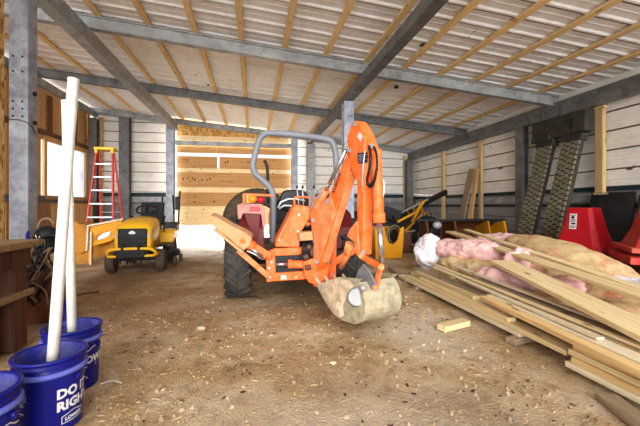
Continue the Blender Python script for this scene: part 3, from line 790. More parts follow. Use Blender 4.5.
# local: -y is the front
def mw(b, name, mat, bev=0, parent=None): return b.build(name, mat, parent or MW, bev)
def wheel(c, R, w, name):
    b = B(); h = w/2
    b.lathe([(R*.45,-h*.8),(R*.55,-h),(R*.9,-h*.95),(R*.98,-h*.7),(R,0),(R*.98,h*.7),(R*.9,h*.95),(R*.55,h),(R*.45,h*.8)], c, 'x', 36, closed=True)
    for i in range(22):
        a = 2*PI*i/22; o = Vector((0,math.cos(a),math.sin(a)))
        for s in (-1,1): b.bar(Vector(c)+o*R*.985+Vector((s*.01,0,0)), Vector(c)+Vector((0,math.cos(a+.14),math.sin(a+.14)))*R*.97+Vector((s*h*.8,0,0)), R*.06,R*.06,up=o)
    t = mw(b,name,'rubber_dirty')
    b = B(); b.lathe([(.001,h*.5),(R*.2,h*.6),(R*.25,h*.3),(R*.42,h*.3),(R*.5,h*.85),(R*.5,-h*.85),(R*.42,-h*.3),(R*.25,-h*.3),(R*.2,-h*.6),(.001,-h*.5)], c,'x',24); b.build('rim','hub',t)
wheel((-.39,0,.19),.19,.15,'front_wheel'); wheel((.39,0,.19),.19,.15,'front_wheel')
wheel((-.36,1.22,.25),.255,.23,'rear_wheel'); wheel((.38,1.22,.25),.255,.23,'rear_wheel')
b = B(); b.box((0,.5,.36),(.34,1.7,.12)); b.box((0,0,.24),(.62,.08,.08)); mw(b,'chassis','black',.01)
# hood lofted from cross-sections
def loft(secs, name, mat, parent, bev=0):
    b = B(); bm = b.bm; rows = [[bm.verts.new(p) for p in s] for s in secs]; n = len(secs[0])
    for i in range(len(rows)-1):
        for k in range(n):
            bm.faces.new((rows[i][k],rows[i][(k+1)%n],rows[i+1][(k+1)%n],rows[i+1][k])).smooth = True
    bm.faces.new(list(reversed(rows[0]))); bm.faces.new(rows[-1]); return b.build(name,mat,parent,bev)
def hsec(y, w, zb, zt, crown=.04):
    return [(-w,y,zb),(-w*1.0,y,zb+(zt-zb)*.55),(-w*.94,y,zt-crown*1.2),(-w*.7,y,zt-crown*.35),(-w*.25,y,zt),(w*.25,y,zt),(w*.7,y,zt-crown*.35),(w*.94,y,zt-crown*1.2),(w*1.0,y,zb+(zt-zb)*.55),(w,y,zb)]
hood = loft([hsec(-.30,.25,.46,.74,.05),hsec(-.27,.28,.42,.81,.06),hsec(-.1,.295,.42,.88,.07),hsec(.2,.30,.42,.93,.07),hsec(.5,.295,.42,.95,.07),hsec(.62,.27,.44,.95,.06)],'hood','yellow',MW)
b = B(); b.box((0,-.315,.585),(.44,.05,.38)); g = mw(b,'grille','black',.02,hood)
b = B()
for z in (.46,.54,.62): b.box((0,-.345,z),(.38,.03,.022))
islands(b,'grille_bar','blackm',g,.004)
b = B(); b.prism([(-.045,-.345,.685),(.045,-.345,.685),(.05,-.345,.715),(.0,-.345,.745),(-.05,-.345,.715)],(0,-.012,0)); b.build('badge','white',g,.003)
for s in (-1,1):
    b = B(); b.prism([(s*.20,-.31,.64),(s*.27,-.285,.62),(s*.285,-.15,.70),(s*.285,-.1,.76),(s*.255,-.26,.735),(s*.20,-.3,.72)],(s*.008,-.008,0)); b.build('headlight','alu',hood,.003)
    b = B(); b.box((s*.288,.2,.60),(.012,.3,.16)); b.build('side_vent','black',hood,.006)
# bumper
b = B(); b.tube(smooth([(-.36,-.12,.32),(-.37,-.34,.34),(-.33,-.42,.44),(-.15,-.44,.45),(.15,-.44,.45),(.33,-.42,.44),(.37,-.34,.34),(.36,-.12,.32)]),.026,10); b.tube(smooth([(-.36,-.3,.33),(-.34,-.43,.33),(-.2,-.45,.33)]),.022,8); b.tube(smooth([(.36,-.3,.33),(.34,-.43,.33),(.2,-.45,.33)]),.022,8); bp = mw(b,'bumper','yellow')
b = B(); b.box((0,-.455,.37),(.42,.05,.13)); b.box((-.12,-.455,.47),(.04,.04,.1)); b.box((.12,-.455,.47),(.04,.04,.1))
for x in (-.15,-.05,.05,.15): b.box((x,-.45,.27),(.022,.03,.14))
b.build('bumper_guard','black',bp,.008)
b = B(); b.prism([(-.48,.42,.16),(.44,.42,.16),(.55,.55,.16),(.62,.8,.16),(.56,1.0,.16),(-.44,1.0,.16),(-.52,.7,.16)],(0,0,.12)); dk = mw(b,'cutting_deck','blackm',.02)
for x,y in ((.56,.52),(.62,.95),(-.5,.5)):
    b = B(); b.lathe([(.02,-.03),(.08,-.03),(.09,0),(.08,.03),(.02,.03)],(x,y,.09),'x',18,closed=True); b.build('gauge_wheel','rubber_dirty',dk)
b = B(); b.box((.5,.72,.27),(.22,.24,.06)); b.build('discharge_chute','black',dk,.02)
# dash, wheel, seat and fenders
b = B(); b.prism([(-.2,.60,.44),(-.2,.62,.90),(-.2,.78,.94),(-.2,.82,.44)],(.4,0,0)); mw(b,'dashboard','black',.02)
c0 = Vector((0,.86,1.08))
b = B(); b.tube([c0+Vector((.19*math.cos(a),.10*math.sin(a),.15*math.sin(a)*.6)) for a in [2*PI*i/24 for i in range(24)]],.019,8,closed=True); b.cyl((0,.74,.9),c0,.03); b.bar(c0+Vector((-.18,0,0)),c0+Vector((.18,0,0)),.05,.02); b.bar(c0,c0+Vector((0,.1,.09)),.05,.02); mw(b,'steering_wheel','black')
b = B(); b.box((0,.82,.38),(.86,.5,.03)); mw(b,'footboard','black',.01)
b = B(); b.prism([(-.46,.98,.40),(-.46,1.02,.60),(-.46,1.12,.66),(-.46,1.5,.66),(-.46,1.6,.56),(-.46,1.6,.5)],(.94,0,0)); mw(b,'rear_fender','yellow',.03)
b = B(); b.box((0,1.25,.72),(.44,.42,.10)); b.build('seat','black',MW,.04,seg=3)
b = B(); b.prism([(-.23,1.42,.74),(-.23,1.55,1.2),(-.23,1.48,1.24),(-.23,1.34,.76)],(.46,0,0)); b.build('seat_backrest','black',MW,.03,seg=3)
for x in (.30,-.30):
    b = B(); b.tube([(x,.95,.62),(x,.92,.8),(x+.02,.9,.92)],.012,8); lv=mw(b,'lever','black'); b = B(); b.sphere((x+.02,.9,.94),.025); b.build('lever_knob','black',lv)

# ================================================================== YELLOW LOADER BUCKET ON THE LEFT
YB = thing('loader_bucket', (-3.4,7.600,0), 'yellow steel loader bucket on the ground between the white pipes and the lawn tractor', 'loader bucket')
YO = Vector((-3.4,7.600,0))
def yp(px,py,Y): return at_y(px,py,Y)-YO
b = B(); b.prism([yp(x,y,7.650) for x,y in ((88,226),(122,219.5),(119.5,233),(111,241),(92,246.5),(90,264),(88,264))],(.03,.05,0)); b.build('front_plate','yellow_old',YB,.006)
b = B(); b.strip([yp(76,224,7.600),yp(88,226,7.620),yp(88.5,245,7.620)],(0,.6,0),.03); b.build('side_plate','ochre',YB,.004)
b = B(); b.prism([yp(x,y,7.800) for x,y in ((73,221),(88,225),(86,251),(80,254),(73,252))],(0,.05,0)); b.build('back_plate','ochre',YB,.006)
b = B(); b.prism([yp(x,y,7.850) for x,y in ((74,252),(90,252),(91,265),(74,265))],(0,.04,0)); b.prism([yp(x,y,7.900) for x,y in ((91,246),(112,241),(118,247),(118,254),(92,258))],(0,.04,0)); b.build('bottom_plate','ochre',YB,.006)
b = B(); b.bar(yp(88,226,7.610),yp(86.5,251,7.610),.03,.02,up=(0,-1,0)); b.bar(yp(91,232,7.610),yp(90.5,265,7.610),.03,.02,up=(0,-1,0)); b.bar(yp(87,226,7.610),yp(123,219,7.610),.03,.02,up=(0,-1,0)); islands(b,'edge_strip','hub',YB,.003)
b = B(); b.prism([yp(x,y,7.635) for x,y in ((98,237),(103,233.5),(111,231),(109,235.5),(104,238.5),(97.5,240))],(0,.01,0)); b.build('maker_plate','white',YB)
b = B(); b.prism([yp(x,y,7.635) for x,y in ((93,236),(98,234.5),(101,232.8),(110,230.2),(103,232.5),(97.5,236.5),(97,240),(93,240.5))],(0,.008,0)); b.build('recess','ochre',YB)

# ================================================================== STEP LADDER
LB = Vector((-3.32,8.8,0)); LD = thing('step_ladder', LB, 'red fibreglass step ladder with a yellow top standing behind the yellow loader bucket', 'ladder')
def lp_(px,py,D): return at_d(px,py,D)-LB
hz = 2.44
def rail(x0,x1,y0,y1,name,zz=hz,w=.075,t=.03):
    b = B(); b.bar((x0,y0,0),(x1,y1,zz),t,w,up=(0,-1,0)); return b.build(name,'fibred',LD,.004)
rail(-.33,-.17,-.38,-.02,'front_rail'); rail(.31,.15,-.38,-.02,'front_rail')
rail(-.29,-.16,.50,.1,'rear_rail',2.38,.05); rail(.27,.14,.50,.1,'rear_rail',2.38,.05)
for i in range(1,8):
    f = i*.3/hz; w = .33-(.33-.17)*f; b = B(); b.box((-.01,-.38+.36*f,i*.3),(2*w-.05,.09,.03)); b.build('step','alu',LD,.004)
for i in range(1,5):
    f = i*.5/2.38; w = .27-(.27-.14)*f; b = B(); b.cyl((-w,.5-.4*f,i*.5),(w,.5-.4*f,i*.5),.014); b.build('rear_brace','alu',LD)
b = B(); b.box((-.01,.03,hz+.02),(.42,.24,.06)); b.box((-.17,-.07,hz-.03),(.06,.06,.12)); b.box((.16,-.07,hz-.03),(.06,.06,.12)); b.build('ladder_top','yellow',LD,.012)

# ================================================================== BLUE BUCKETS AND WHITE PIPES
BR = .165; BRb = .143; BH = .385
def pail(loc, label, printed, rz=0, rim='bluerim'):
    r = thing('bucket', loc, label, 'bucket', rz=rz)
    def rr(z): return BRb + (BR-.006-BRb)*z/BH
    b = B(); b.lathe([(.001,.004),(BRb,.0),(rr(.01)+.0,.012),(rr(.28),.28),(rr(BH),BH),(rr(BH)-.006,BH),(rr(.28)-.006,.28),(BRb-.006,.012),(.001,.012)],(0,0,0),'z',48); bd = b.build('bucket_wall','bluebucket',r)
    b = B(); b.lathe([(rr(BH)-.006,BH-.012),(BR+.004,BH-.012),(BR+.007,BH-.004),(BR+.004,BH+.004),(rr(BH)-.008,BH+.004)],(0,0,0),'z',48,closed=True); b.build('rim','bluebucket',r)
    b = B(); z=BH-.085; b.lathe([(rr(z)-.002,z),(rr(z)+.016,z+.002),(rr(z)+.017,z+.016),(rr(z)+.010,z+.024),(rr(z)-.002,z+.026)],(0,0,0),'z',48,closed=True); b.build('collar',rim,r)
    b = B(); z=BH-.045; b.lathe([(rr(z)-.002,z),(rr(z)+.006,z+.002),(rr(z)+.006,z+.008),(rr(z)-.002,z+.01)],(0,0,0),'z',48,closed=True); b.build('rib','bluebucket',r)
    b = B(); b.lathe([(rr(BH)-.0075,BH-.003),(rr(.28)-.0075,.28),(BRb-.0075,.0135),(.001,.0135)],(0,0,0),'z',48); b.build('inner_face','bluein',r)

    b = B()
    for a in (PI*.02, PI*1.02):
        e = Vector((math.cos(a),math.sin(a),0)); b.cyl(e*(rr(.27)-.004)+Vector((0,0,.265)), e*(rr(.27)+.016)+Vector((0,0,.265)), .018, seg=14)
    islands(b,'handle_ear','bluebucket',r,.003)
    b = B(); a0 = PI*.02; b.tube(smooth([Vector(((rr(.25)+.012)*math.cos(a0+t*PI),(rr(.25)+.02)*math.sin(a0+t*PI),.265-.11*math.sin(t*PI))) for t in [i/12 for i in range(13)]],1),.0022,6); b.build('handle_wire','alu',r)
    def wrap(me, a_c, z_c, name, mat):
        me.transform(Matrix.Identity(4))
        bm = bmesh.new(); bm.from_mesh(me)
        bmesh.ops.triangulate(bm, faces=bm.faces[:])
        for _ in range(2):
            ed = [e for e in bm.edges if e.calc_length() > .018]
            if ed: bmesh.ops.subdivide_edges(bm, edges=ed, cuts=1)
        for v in bm.verts:
            z = z_c+v.co.y; R = rr(z)+.0013; a = a_c + v.co.x/R
            v.co = (R*math.cos(a), R*math.sin(a), z)
        bm.to_mesh(me); bm.free(); me.materials.clear(); me.materials.append(M[mat])
        o = bpy.data.objects.new(name, me); COL.objects.link(o); o.parent = bd
    def gable(w,h,pk,lw=.004):
        bm = bmesh.new()
        out = [(-w,-h),(w,-h),(w,h),(w*.45,h+pk*.55),(w*.2,h+pk),(-w*.2,h+pk),(-w*.45,h+pk*.55),(-w,h)]
        inn = [(x*(1-lw/w), y-(lw if y>h*.5 else -lw)) for x,y in out]
        A=[bm.verts.new((x,y,0)) for x,y in out]; C=[bm.verts.new((x,y,0)) for x,y in inn]
        for i in range(8): bm.faces.new((A[i],A[(i+1)%8],C[(i+1)%8],C[i]))
        me = bpy.data.meshes.new('gable'); bm.to_mesh(me); bm.free(); return me
    if printed == 'slogan':
        wrap(text_mesh('DO IT',.066,.003,'LEFT'), -.62, .203, 'print','white'); wrap(text_mesh('RIGHT.',.066,.003,'LEFT'), -.62,.138,'print','white')
        wrap(text_mesh("LOWE'S",.026,.0012), -.05,.064,'print','white'); wrap(gable(.062,.02,.014),-.05,.064,'print','white')
        bm = bmesh.new()
        for i,(w,yy) in enumerate(((.024,.04),(.026,.03),(.022,.02),(.026,.01))):
            bmesh.ops.create_grid(bm,x_segments=6,y_segments=1,size=1,matrix=Matrix.Translation((0,yy,0))@Matrix.Diagonal((w,.003,1,1)))
        bmesh.ops.create_grid(bm,x_segments=4,y_segments=2,size=1,matrix=Matrix.Translation((-.004,-.01,0))@Matrix.Diagonal((.012,.012,1,1)))
        bmesh.ops.create_grid(bm,x_segments=6,y_segments=2,size=1,matrix=Matrix.Translation((0,-.13,0))@Matrix.Diagonal((.026,.016,1,1)))
        me = bpy.data.meshes.new('notice'); bm.to_mesh(me); bm.free(); wrap(me,-1.62,.19,'notice_print','greyprint')
    elif printed == 'logo':
        wrap(text_mesh("LOWE'S",.062,.003), .0,.18,'print','white'); wrap(gable(.15,.042,.04,.005),.0,.18,'print','white')
        wrap(text_mesh("LOWE'S",.062,.003), PI*.9,.18,'print','white')
    else:
        wrap(gable(.12,.05,.04,.005),-.2,.15,'print','white')
    return r
def from_d(px,D):
    p = at_d(px,HY,D); return (p.x,p.y,0)
p2 = from_d(50.5,1.89); p1 = from_d(72.5,2.30); p0 = from_d(-28,1.50)
def ground(p): return (p[0],p[1],fz(p[0],p[1])+.002)
va = math.atan2(0-p2[1],0-p2[0])
K2 = pail(ground(p2),'blue bucket printed with a white slogan, holding the front white pipe','slogan',rz=va+.78)
va = math.atan2(-p1[1],-p1[0])
K1 = pail(ground(p1),'blue bucket behind the slogan bucket, with a white gable logo, holding the thinner pipe','logo',rz=va+.98)
va = math.atan2(-p0[1],-p0[0])
K0 = pail(ground(p0),'empty blue bucket cut off by the edge below the bench','plain',rz=va+.9)
def pipe(base, top, r, label):
    base = Vector(base); top = Vector(top); t = (top-base).normalized()
    th = thing('plastic_pipe', base, label, 'pipe')
    b = B(); u = Vector((0,1,0)).cross(t).normalized(); w = t.cross(u); ln = (top-base).length; bm = b.bm; rings=[]
    for rad,h in ((r,0),(r,ln),(r*.86,ln),(r*.86,0)): rings.append([bm.verts.new(t*h+(u*math.cos(2*PI*k/28)+w*math.sin(2*PI*k/28))*rad) for k in range(28)])
    for i in range(4):
        A=rings[i]; C=rings[(i+1)%4]
        for k in range(28): bm.faces.new((A[k],A[(k+1)%28],C[(k+1)%28],C[k])).smooth = True
    b.build('pipe_wall','pvc',th)
    b = B(); rings=[]
    for rad,h in ((r,ln-.004),(r+.0012,ln-.003),(r+.0012,ln-.001),(r,ln)): rings.append([b.bm.verts.new(t*h+(u*math.cos(2*PI*k/28)+w*math.sin(2*PI*k/28))*rad) for k in range(28)])
    for i in range(3):
        for k in range(28): b.bm.faces.new((rings[i][k],rings[i][(k+1)%28],rings[i+1][(k+1)%28],rings[i+1][k]))
    b.build('cut_edge','white',th)
    return th
K2p = Vector(ground(p2)); K1p = Vector(ground(p1))
def aim(kp, px_b, py_b, D, px_t, py_t, Dt, r, label):
    """pipe standing on the pail's floor, seen at px_b,py_b where it leaves the pail"""
    a = at_d(px_b,py_b,D); t = at_d(px_t,py_t,Dt); d = (t-a).normalized(); s = (kp.z+.02-a.z)/d.z
    return pipe(a+d*s, t, r, label)
aim(K2p, 53,357,1.88, 73.5,79,2.0, .028,'thick white plastic pipe standing in the slogan bucket, the taller in view')
aim(K1p, 72,324,2.30, 66,101,2.38, .0275,'white plastic pipe standing in the rear blue bucket, partly behind the taller pipe')

# ================================================================== BENCH ON THE LEFT
bx0,bx1,by0,by1 = -3.0,-1.76,2.55,3.38
WB = thing('workbench', (bx1-.3,by1-.3,0), 'rough wooden bench with a lower shelf in front of the bolted column', 'workbench'); WO = Vector((bx1-.3,by1-.3,0))
def wsp(b,a,c): a=Vector(a)-WO; c=Vector(c)-WO; return b.span(a,c)
b = B(); wsp(b,(bx0,by0,.815),(bx1,by1,.87)); b.build('bench_top','wood_top',WB,.008)
b = B(); wsp(b,(bx0+.05,by0+.06,.66),(bx1-.06,by1-.06,.815)); b.build('apron','wood_dark',WB,.006)
for i in range(2):
    b = B(); wsp(b,(bx1-.24-.02*i,by0+.1+i*.5,0),(bx1-.08,by0+.26+i*.5,.66 if i else .415)); b.build('leg','wood_dark',WB,.008)
    b = B(); wsp(b,(bx0+.06,by0+.1+i*.5,0),(bx0+.22,by0+.26+i*.5,.66)); b.build('leg','wood_dark',WB,.008)
b = B(); wsp(b,(bx0+.05,by0+.03,.415),(bx1-.05,by1-.03,.465)); b.build('lower_shelf','wood_top',WB,.006)
b = B(); wsp(b,(bx1-.55,by0+.02,.0),(bx1-.26,by1-.1,.415)); b.build('side_board','wood_brown',WB,.006)
VS = thing('rusty_canister',(bx1-.24,by0+.2,.466),'rusty round canister lying on the lower shelf of the bench','canister')
b = B(); b.lathe([(.001,-.12),(.05,-.118),(.075,-.09),(.086,-.03),(.086,.05),(.07,.09),(.04,.11),(.035,.15),(.001,.15)],(0,0,.087),'x',28); b.build('vessel','rustmetal',VS)
b = B(); b.lathe([(.084,-.012),(.0895,-.008),(.0895,.008),(.084,.012)],(0.01,0,.087),'x',28); b.build('band','rust',VS)
b = B(); b.cyl((.15,0,.087),(.19,0,.087),.022); b.build('spout','steel_dark',VS)
# ---- hand truck, welding helmet, hose heap, rusty bin
RB_ = from_d(47,3.62)
RB = thing('rusty_bin', ground(RB_), 'rust brown bin full of hoses behind the white pipes','bin')
b = B(); 
bm = b.bm; 
b.box((0,0,.26),(.26,.36,.52),taper=(1.25,1.2)); rb=b.build('bin_wall','rust',RB,.01)
b = B(); b.box((0,0,.525),(.34,.45,.03)); b.build('bin_rim','wood_dark',RB,.006)
HE = Vector(RB_)+Vector((0,0,.55))
HP = thing('hose_heap', HE, 'tangle of tan and black hoses spilling over the rusty bin','hose')
for k,(mt,n_) in enumerate((('cable_tan',12),('cable_black',12),('cable_green',1))):
    for i in range(n_):
        ptsx=[]; x0=random.uniform(-.1,.12); y0=-random.uniform(.02,.26)
        for j in range(6): ptsx.append(Vector((x0+random.uniform(-.1,.1)+.0*j, y0+random.uniform(-.03,.03)-(.02*j), .16-.10*j+random.uniform(-.04,.05)+.02*k)))
        b = B(); b.tube(smooth(ptsx),.008 if i%2 else .011,6); b.build('hose',mt,HP)
b = B()
for i in range(5): b.tube([Vector((.02+.15*math.cos(a)+.01*i,-.02*i+.03,.14+.16*math.sin(a))) for a in [2*PI*j/28 for j in range(28)]],.013,6,closed=True)
b.build('coil','cable_black',HP)
hm = at_d(47,242,3.75)
HM = thing('welding_helmet', hm, 'black and blue welding helmet with chrome bands lying above the hose tangle','helmet')
b = B(); b.sphere((0,0,.02),.15,(.85,.8,1.05),28,16); b.build('shell','black',HM)
b = B()
for i in range(3):
    b.tube([Vector((-.13+.03*i+.0,0,0))+Vector((.19*math.sin(a)*.6,-.125+.0*i-.02*math.cos(a),-.02+.19*math.cos(a))) for a in [-1.9+i*.1+2.2*j/14+PI*.9 for j in range(15)]],.006,6)
islands(b,'chrome_band','chrome',HM)
b = B(); b.strip(smooth([Vector((-.15,-.08,.08)),Vector((-.12,-.12,.0)),Vector((-.06,-.14,-.07)),Vector((.02,-.15,-.12))]),(.03,-.02,.05),.02); b.build('blue_visor','bluebucket',HM,.004)
b = B(); b.tube(smooth([Vector((-.06,-.05,.15)),Vector((-.03,-.06,.24)),Vector((.05,-.06,.26)),Vector((.09,-.05,.2))]),.014,8); b.build('head_strap','cable_tan',HM)
gr = from_d(61,3.45)
b = B(); b.lathe([(.001,0),(.085,0),(.1,.05),(.09,.12),(.05,.2),(.025,.26),(.001,.27)],(0,0,0),'z',20)
GB = thing('spray_bottle', ground(gr), 'blue container with a green cap standing behind the pipes','bottle'); b.build('container','bluebucket',GB)
b = B(); b.cyl((0,0,.25),(0,0,.36),.03,.02); b.build('cap','cable_green',GB)
b = B(); q0=at_z(66,299,.02); q1=at_z(99,292,.04); tag(B().tube([q0,(q0+q1)/2+Vector((0,0,.02)),q1],.012,8).build('steel_rod','rustmetal'),'thin dark rod lying on the dirt behind the pipes','rod')
# brown timber box below the window
BX = thing('timber_box', (XL+.72,12.6,0), 'brown board crate standing below the film covered window','crate')
b = B()
for i in range(9): b.box((.0-.02,-1.2+i*.3,.62),(.03,.285,1.24))
b.build('side_boards','plank_wall',BX,.003)
b = B(); b.box((-.25,-1.35,.62),(.5,.03,1.24)); b.box((-.25,1.35,.62),(.5,.03,1.24)); islands(b,'end_board','wood_brown',BX,.003)
b = B(); b.box((-.24,0,1.255),(.56,2.8,.03)); b.build('lid','wood_brown',BX,.003)
# dark stuff behind the mower
b = B()
RK = thing('black_tiller', (-2.95,13.6,0), 'black upright tiller with handlebars behind the lawn tractor','tiller')
b.box((0,0,.4),(.5,.5,.35)); b.cyl((-.2,0,.2),(.2,0,.2),.2); b.build('engine_block','black',RK,.04)
b = B(); b.tube(smooth([(-.25,0,.5),(-.28,-.1,1.1),(-.25,-.2,1.5)]),.03,8); b.tube(smooth([(.25,0,.5),(.3,-.1,1.2),(.35,-.2,1.7)]),.03,8); b.tube(smooth([(.1,0,.5),(.12,-.1,1.0),(.1,-.2,1.55)]),.03,8); islands(b,'handlebar','black',RK)
b = B(); b.box((.25,-.1,1.25),(.16,.16,.5)); b.build('upright_tank','blackm',RK,.03)

# ================================================================== LUMBER
def board(name, p, q, w, t, mat, label, cat='board', group=None, roll=0, bev=.003):
    """one board: p,q = centre line of its TOP face"""
    p = Vector(p); q = Vector(q); x = (q-p).normalized(); y = Vector((0,0,1)).cross(x).normalized(); z = x.cross(y)
    if roll:
        Rr = Matrix.Rotation(roll,3,x); y = Rr@y; z = Rr@z
    ln = (q-p).length
    b = B(); b.box((0,0,0),(ln,w,t)); o = b.build(name, mat, None, bev)
    o.matrix_world = Matrix.Translation((p+q)/2 - z*t/2) @ Matrix((x,y,z)).transposed().to_4x4()
    return tag(o,label,cat,group)
T4 = .038
PILE = 'boards of the lumber pile'
Z1,Z2,Z3,Z4,Z5,Z6 = [.075+.0385*i for i in range(6)]
L1 = [
 # x_near,y_near, x_far,y_far, ztop, w, mat, label
 (2.285,2.60,2.30,5.15,Z1,.14,'pine_pale','pale board lowest along the front edge of the lumber pile, over the grey scrap'),
 (2.435,2.2,2.45,5.25,Z1,.14,'wood_grey','grey weathered board in the bottom layer just behind the front board'),
 (2.585,1.0,2.60,5.2,Z1,.14,'pine','pine board in the middle of the bottom lumber layer'),
 (2.735,1.0,2.75,5.3,Z1,.14,'wood_grey','grey board in the bottom layer toward the wall'),
 (2.885,1.0,2.90,5.2,Z1,.14,'pine','pine board of the bottom layer nearest the insulation'),
 (2.265,2.13,2.31,4.95,Z2,.13,'pine','pine board with a rounded near end projecting past the grey scrap'),
 (2.425,2.7,2.46,5.15,Z2,.14,'wood_grey','weathered board in the second layer behind the rounded board'),
 (2.58,1.2,2.61,5.2,Z2,.14,'pine','pine board in the second layer under the thick dark edged boards'),
 (2.73,1.2,2.76,5.1,Z2,.14,'wood_grey','grey board in the second layer toward the wall'),
 (2.88,1.2,2.91,5.2,Z2,.14,'pine','pine board of the second layer nearest the insulation'),
 (2.27,2.75,2.315,4.55,Z3,.085,'pine','narrow knotted board on the front of the pile ending near the middle'),
 (2.375,2.85,2.415,5.0,Z3,.085,'pine_pale','narrow pale board behind the knotted one, ending near the middle'),
 (2.49,2.7,2.52,5.2,Z3,.10,'wood_grey','grey board in the third layer behind two narrow boards'),
 (2.62,1.3,2.65,5.2,Z3,.14,'pine','pine board in the third layer of the pile'),
 (2.78,1.3,2.80,5.2,Z3,.14,'wood_grey','grey board in the third layer near the insulation'),
 (2.93,1.3,2.95,5.0,Z3,.12,'pine','pine board of the third layer touching the insulation'),
 (2.335,3.35,2.37,4.85,Z4,.085,'pine','short pine board on top of the far front of the pile'),
 (2.46,3.15,2.50,5.1,Z4,.13,'wood_grey','dark grey weathered board with a dark end on top of the pile'),
]
for (xa,ya,xb,yb,z,w,mt,lb) in L1: board('lumber_board',(xa,ya,z),(xb,yb,z),w,T4,mt,lb,'board',PILE)
# stack of amber 2x4s running out of the picture at the right
am = ['lowest amber two by four of the near stack at the right edge','second amber two by four from the bottom of the near stack','third amber two by four of the near stack','top amber two by four of the near stack']
for i in range(4):
    board('lumber_board',(2.215+.012*i,.75,(Z1-.01,Z2-.009,Z3-.008,Z4-.007)[i]),(2.215+.018*i,(2.09,2.06,2.1,2.08)[i],(Z1-.01,Z2-.009,Z3-.008,Z4-.007)[i]),.135,T4,('pine_pale','pine_orange','pine','pine_orange')[i],am[i],'board',PILE)
# long boards over the top
L2 = [
 (2.33,3.22,2.10,1.0,Z4+.0395,.09,'pine_orange','thick amber edged board crossing the pile toward the right edge'),
 (2.45,3.25,2.235,1.0,Z4+.04,.13,'pine_pale','long pale board crossing the middle of the pile behind the amber edged board'),
 (2.62,3.9,2.42,1.0,Z4+.041,.14,'pine','long pine board crossing the pile one board behind the long pale board'),
 (2.78,4.3,2.60,1.0,Z4+.042,.14,'wood_grey','grey plank crossing the pile near the insulation'),
 (2.70,4.95,2.72,4.36,Z4,.14,'pine','short pine board end at the far end of the pile near the white sack'),
]
for (xa,ya,xb,yb,z,w,mt,lb) in L2: board('lumber_board',(xa,ya,z),(xb,yb,z),w,T4,mt,lb,'board',PILE)
TZ = Z4+.042+.021
board('lath',(2.62,4.75,TZ+.005),(2.32,1.98,TZ+.004),.055,.02,'pine_pale','thin pale lath lying on the pile, ending in mid pile','lath','laths on the lumber pile')
board('lath',(2.72,5.1,TZ+.02),(2.42,1.6,TZ+.004),.05,.02,'pine','thin pine lath beside the insulation, running to the right edge','lath','laths on the lumber pile')
board('lath',(2.86,4.6,TZ+.04),(2.62,1.7,TZ+.01),.06,.02,'pine_pale','thin pale lath nearest the insulation','lath','laths on the lumber pile')
# supports and scraps
board('sleeper',(2.13,2.60,.035),(2.95,2.80,.035),.09,.05,'wood_grey','grey wood scrap sticking out from under the lumber pile')
board('sleeper',(2.20,4.55,.035),(2.95,4.6,.035),.09,.05,'wood_grey','grey wood bearer under the far end of the lumber pile')
board('sleeper',(2.16,1.35,.030),(2.95,1.3,.030),.09,.05,'wood_grey','grey wood bearer under the near end of the lumber pile')
a = at_z(441,325,.05); c = at_z(466,319,.05); board('wood_offcut',a,c,.10,.055,'pine','short pine offcut lying alone on the dirt before the pile')
a = at_z(606,393,.028); c = at_z(640,420,.028); board('scrap_plank',a,a+(c-a)*1.6,.12,.03,'wood_grey','old brown plank flat on the dirt in the bottom right corner')
a = at_z(395,268,.06); c = at_z(408,279,.06); board('sleeper',a+Vector((0,.2,0)),c,.1,.06,'wood_grey','grey block at the far end of the lumber pile beside the bucket')

# planks lying over the insulation
def pboard(px1,py1,X1,px2,py2,X2,w,t,mat,label,ext=0,roll=0):
    p = at_x(px1,py1,X1); q = at_x(px2,py2,X2); q = q+(q-p)*ext
    return board('plank',p,q,w,t,mat,label,'plank','planks lying over the insulation',roll)
pboard(501,260,3.02,640,326,2.56,.27,.04,'pine','wide pine plank lying over the pink insulation toward the right edge',.12)
pboard(450,231,3.85,640,293,3.0,.18,.035,'pine','long tan plank crossing the insulation behind the wide pine plank',.1)
pboard(466,229,4.1,640,287,3.25,.10,.03,'pine','narrow plank crossing the brown insulation bags at the back',.1)
pboard(404,240,4.0,458,258,3.6,.24,.03,'wood_grey','short grey plank behind the white sack')

# ================================================================== INSULATION
def pillow(name, c, size, rz, mat, label, cat, seed, amp=.03, rx=0, ry=0, pw=2.6, group=None, fr=5):
    b = B(); bm = b.bm
    res = bmesh.ops.create_icosphere(bm, subdivisions=5, radius=1)
    for v in bm.verts:
        d = v.co.normalized(); r = 1/((abs(d.x)**pw+abs(d.y)**pw+abs(d.z)**pw)**(1/pw))
        p = Vector((d.x*r*size[0]/2, d.y*r*size[1]/2, d.z*r*size[2]/2))
        n = noise.noise(p*fr+Vector((seed*7.3,0,0)))*amp + noise.noise(p*fr*3.1+Vector((0,seed*3.1,0)))*amp*.45
        n -= abs(noise.noise(p*fr*1.4+Vector((seed,seed,0))))*amp*.9
        n += noise.noise(p*fr*7+Vector((seed,0,seed)))*amp*.28
        v.co = p + d*n
    for f in bm.faces: f.smooth = True
    o = b.build(name, mat); o.location = c; o.rotation_euler = (rx,ry,rz)
    return tag(o,label,cat,group)
def px_c(px,py,X): return at_x(px,py,X)
pillow('plastic_sack', at_d(429.5,252,6.0), (.50,.42,.60), .3, 'sack','stuffed white plastic sack at the end of the pink insulation','sack',1,.04,pw=2.3)
rolldir = math.radians(-68)
pillow('insulation_batt', (3.30,4.95,.45), (1.25,.42,.36), rolldir, 'pink','rolled pink insulation batt next to the white sack','insulation',2,.05,group='insulation heap')
pillow('insulation_batt', (3.22,4.75,.22), (1.15,.40,.34), rolldir, 'kraft','paper faced insulation batt below the rolled pink batt','insulation',3,.04,group='insulation heap')
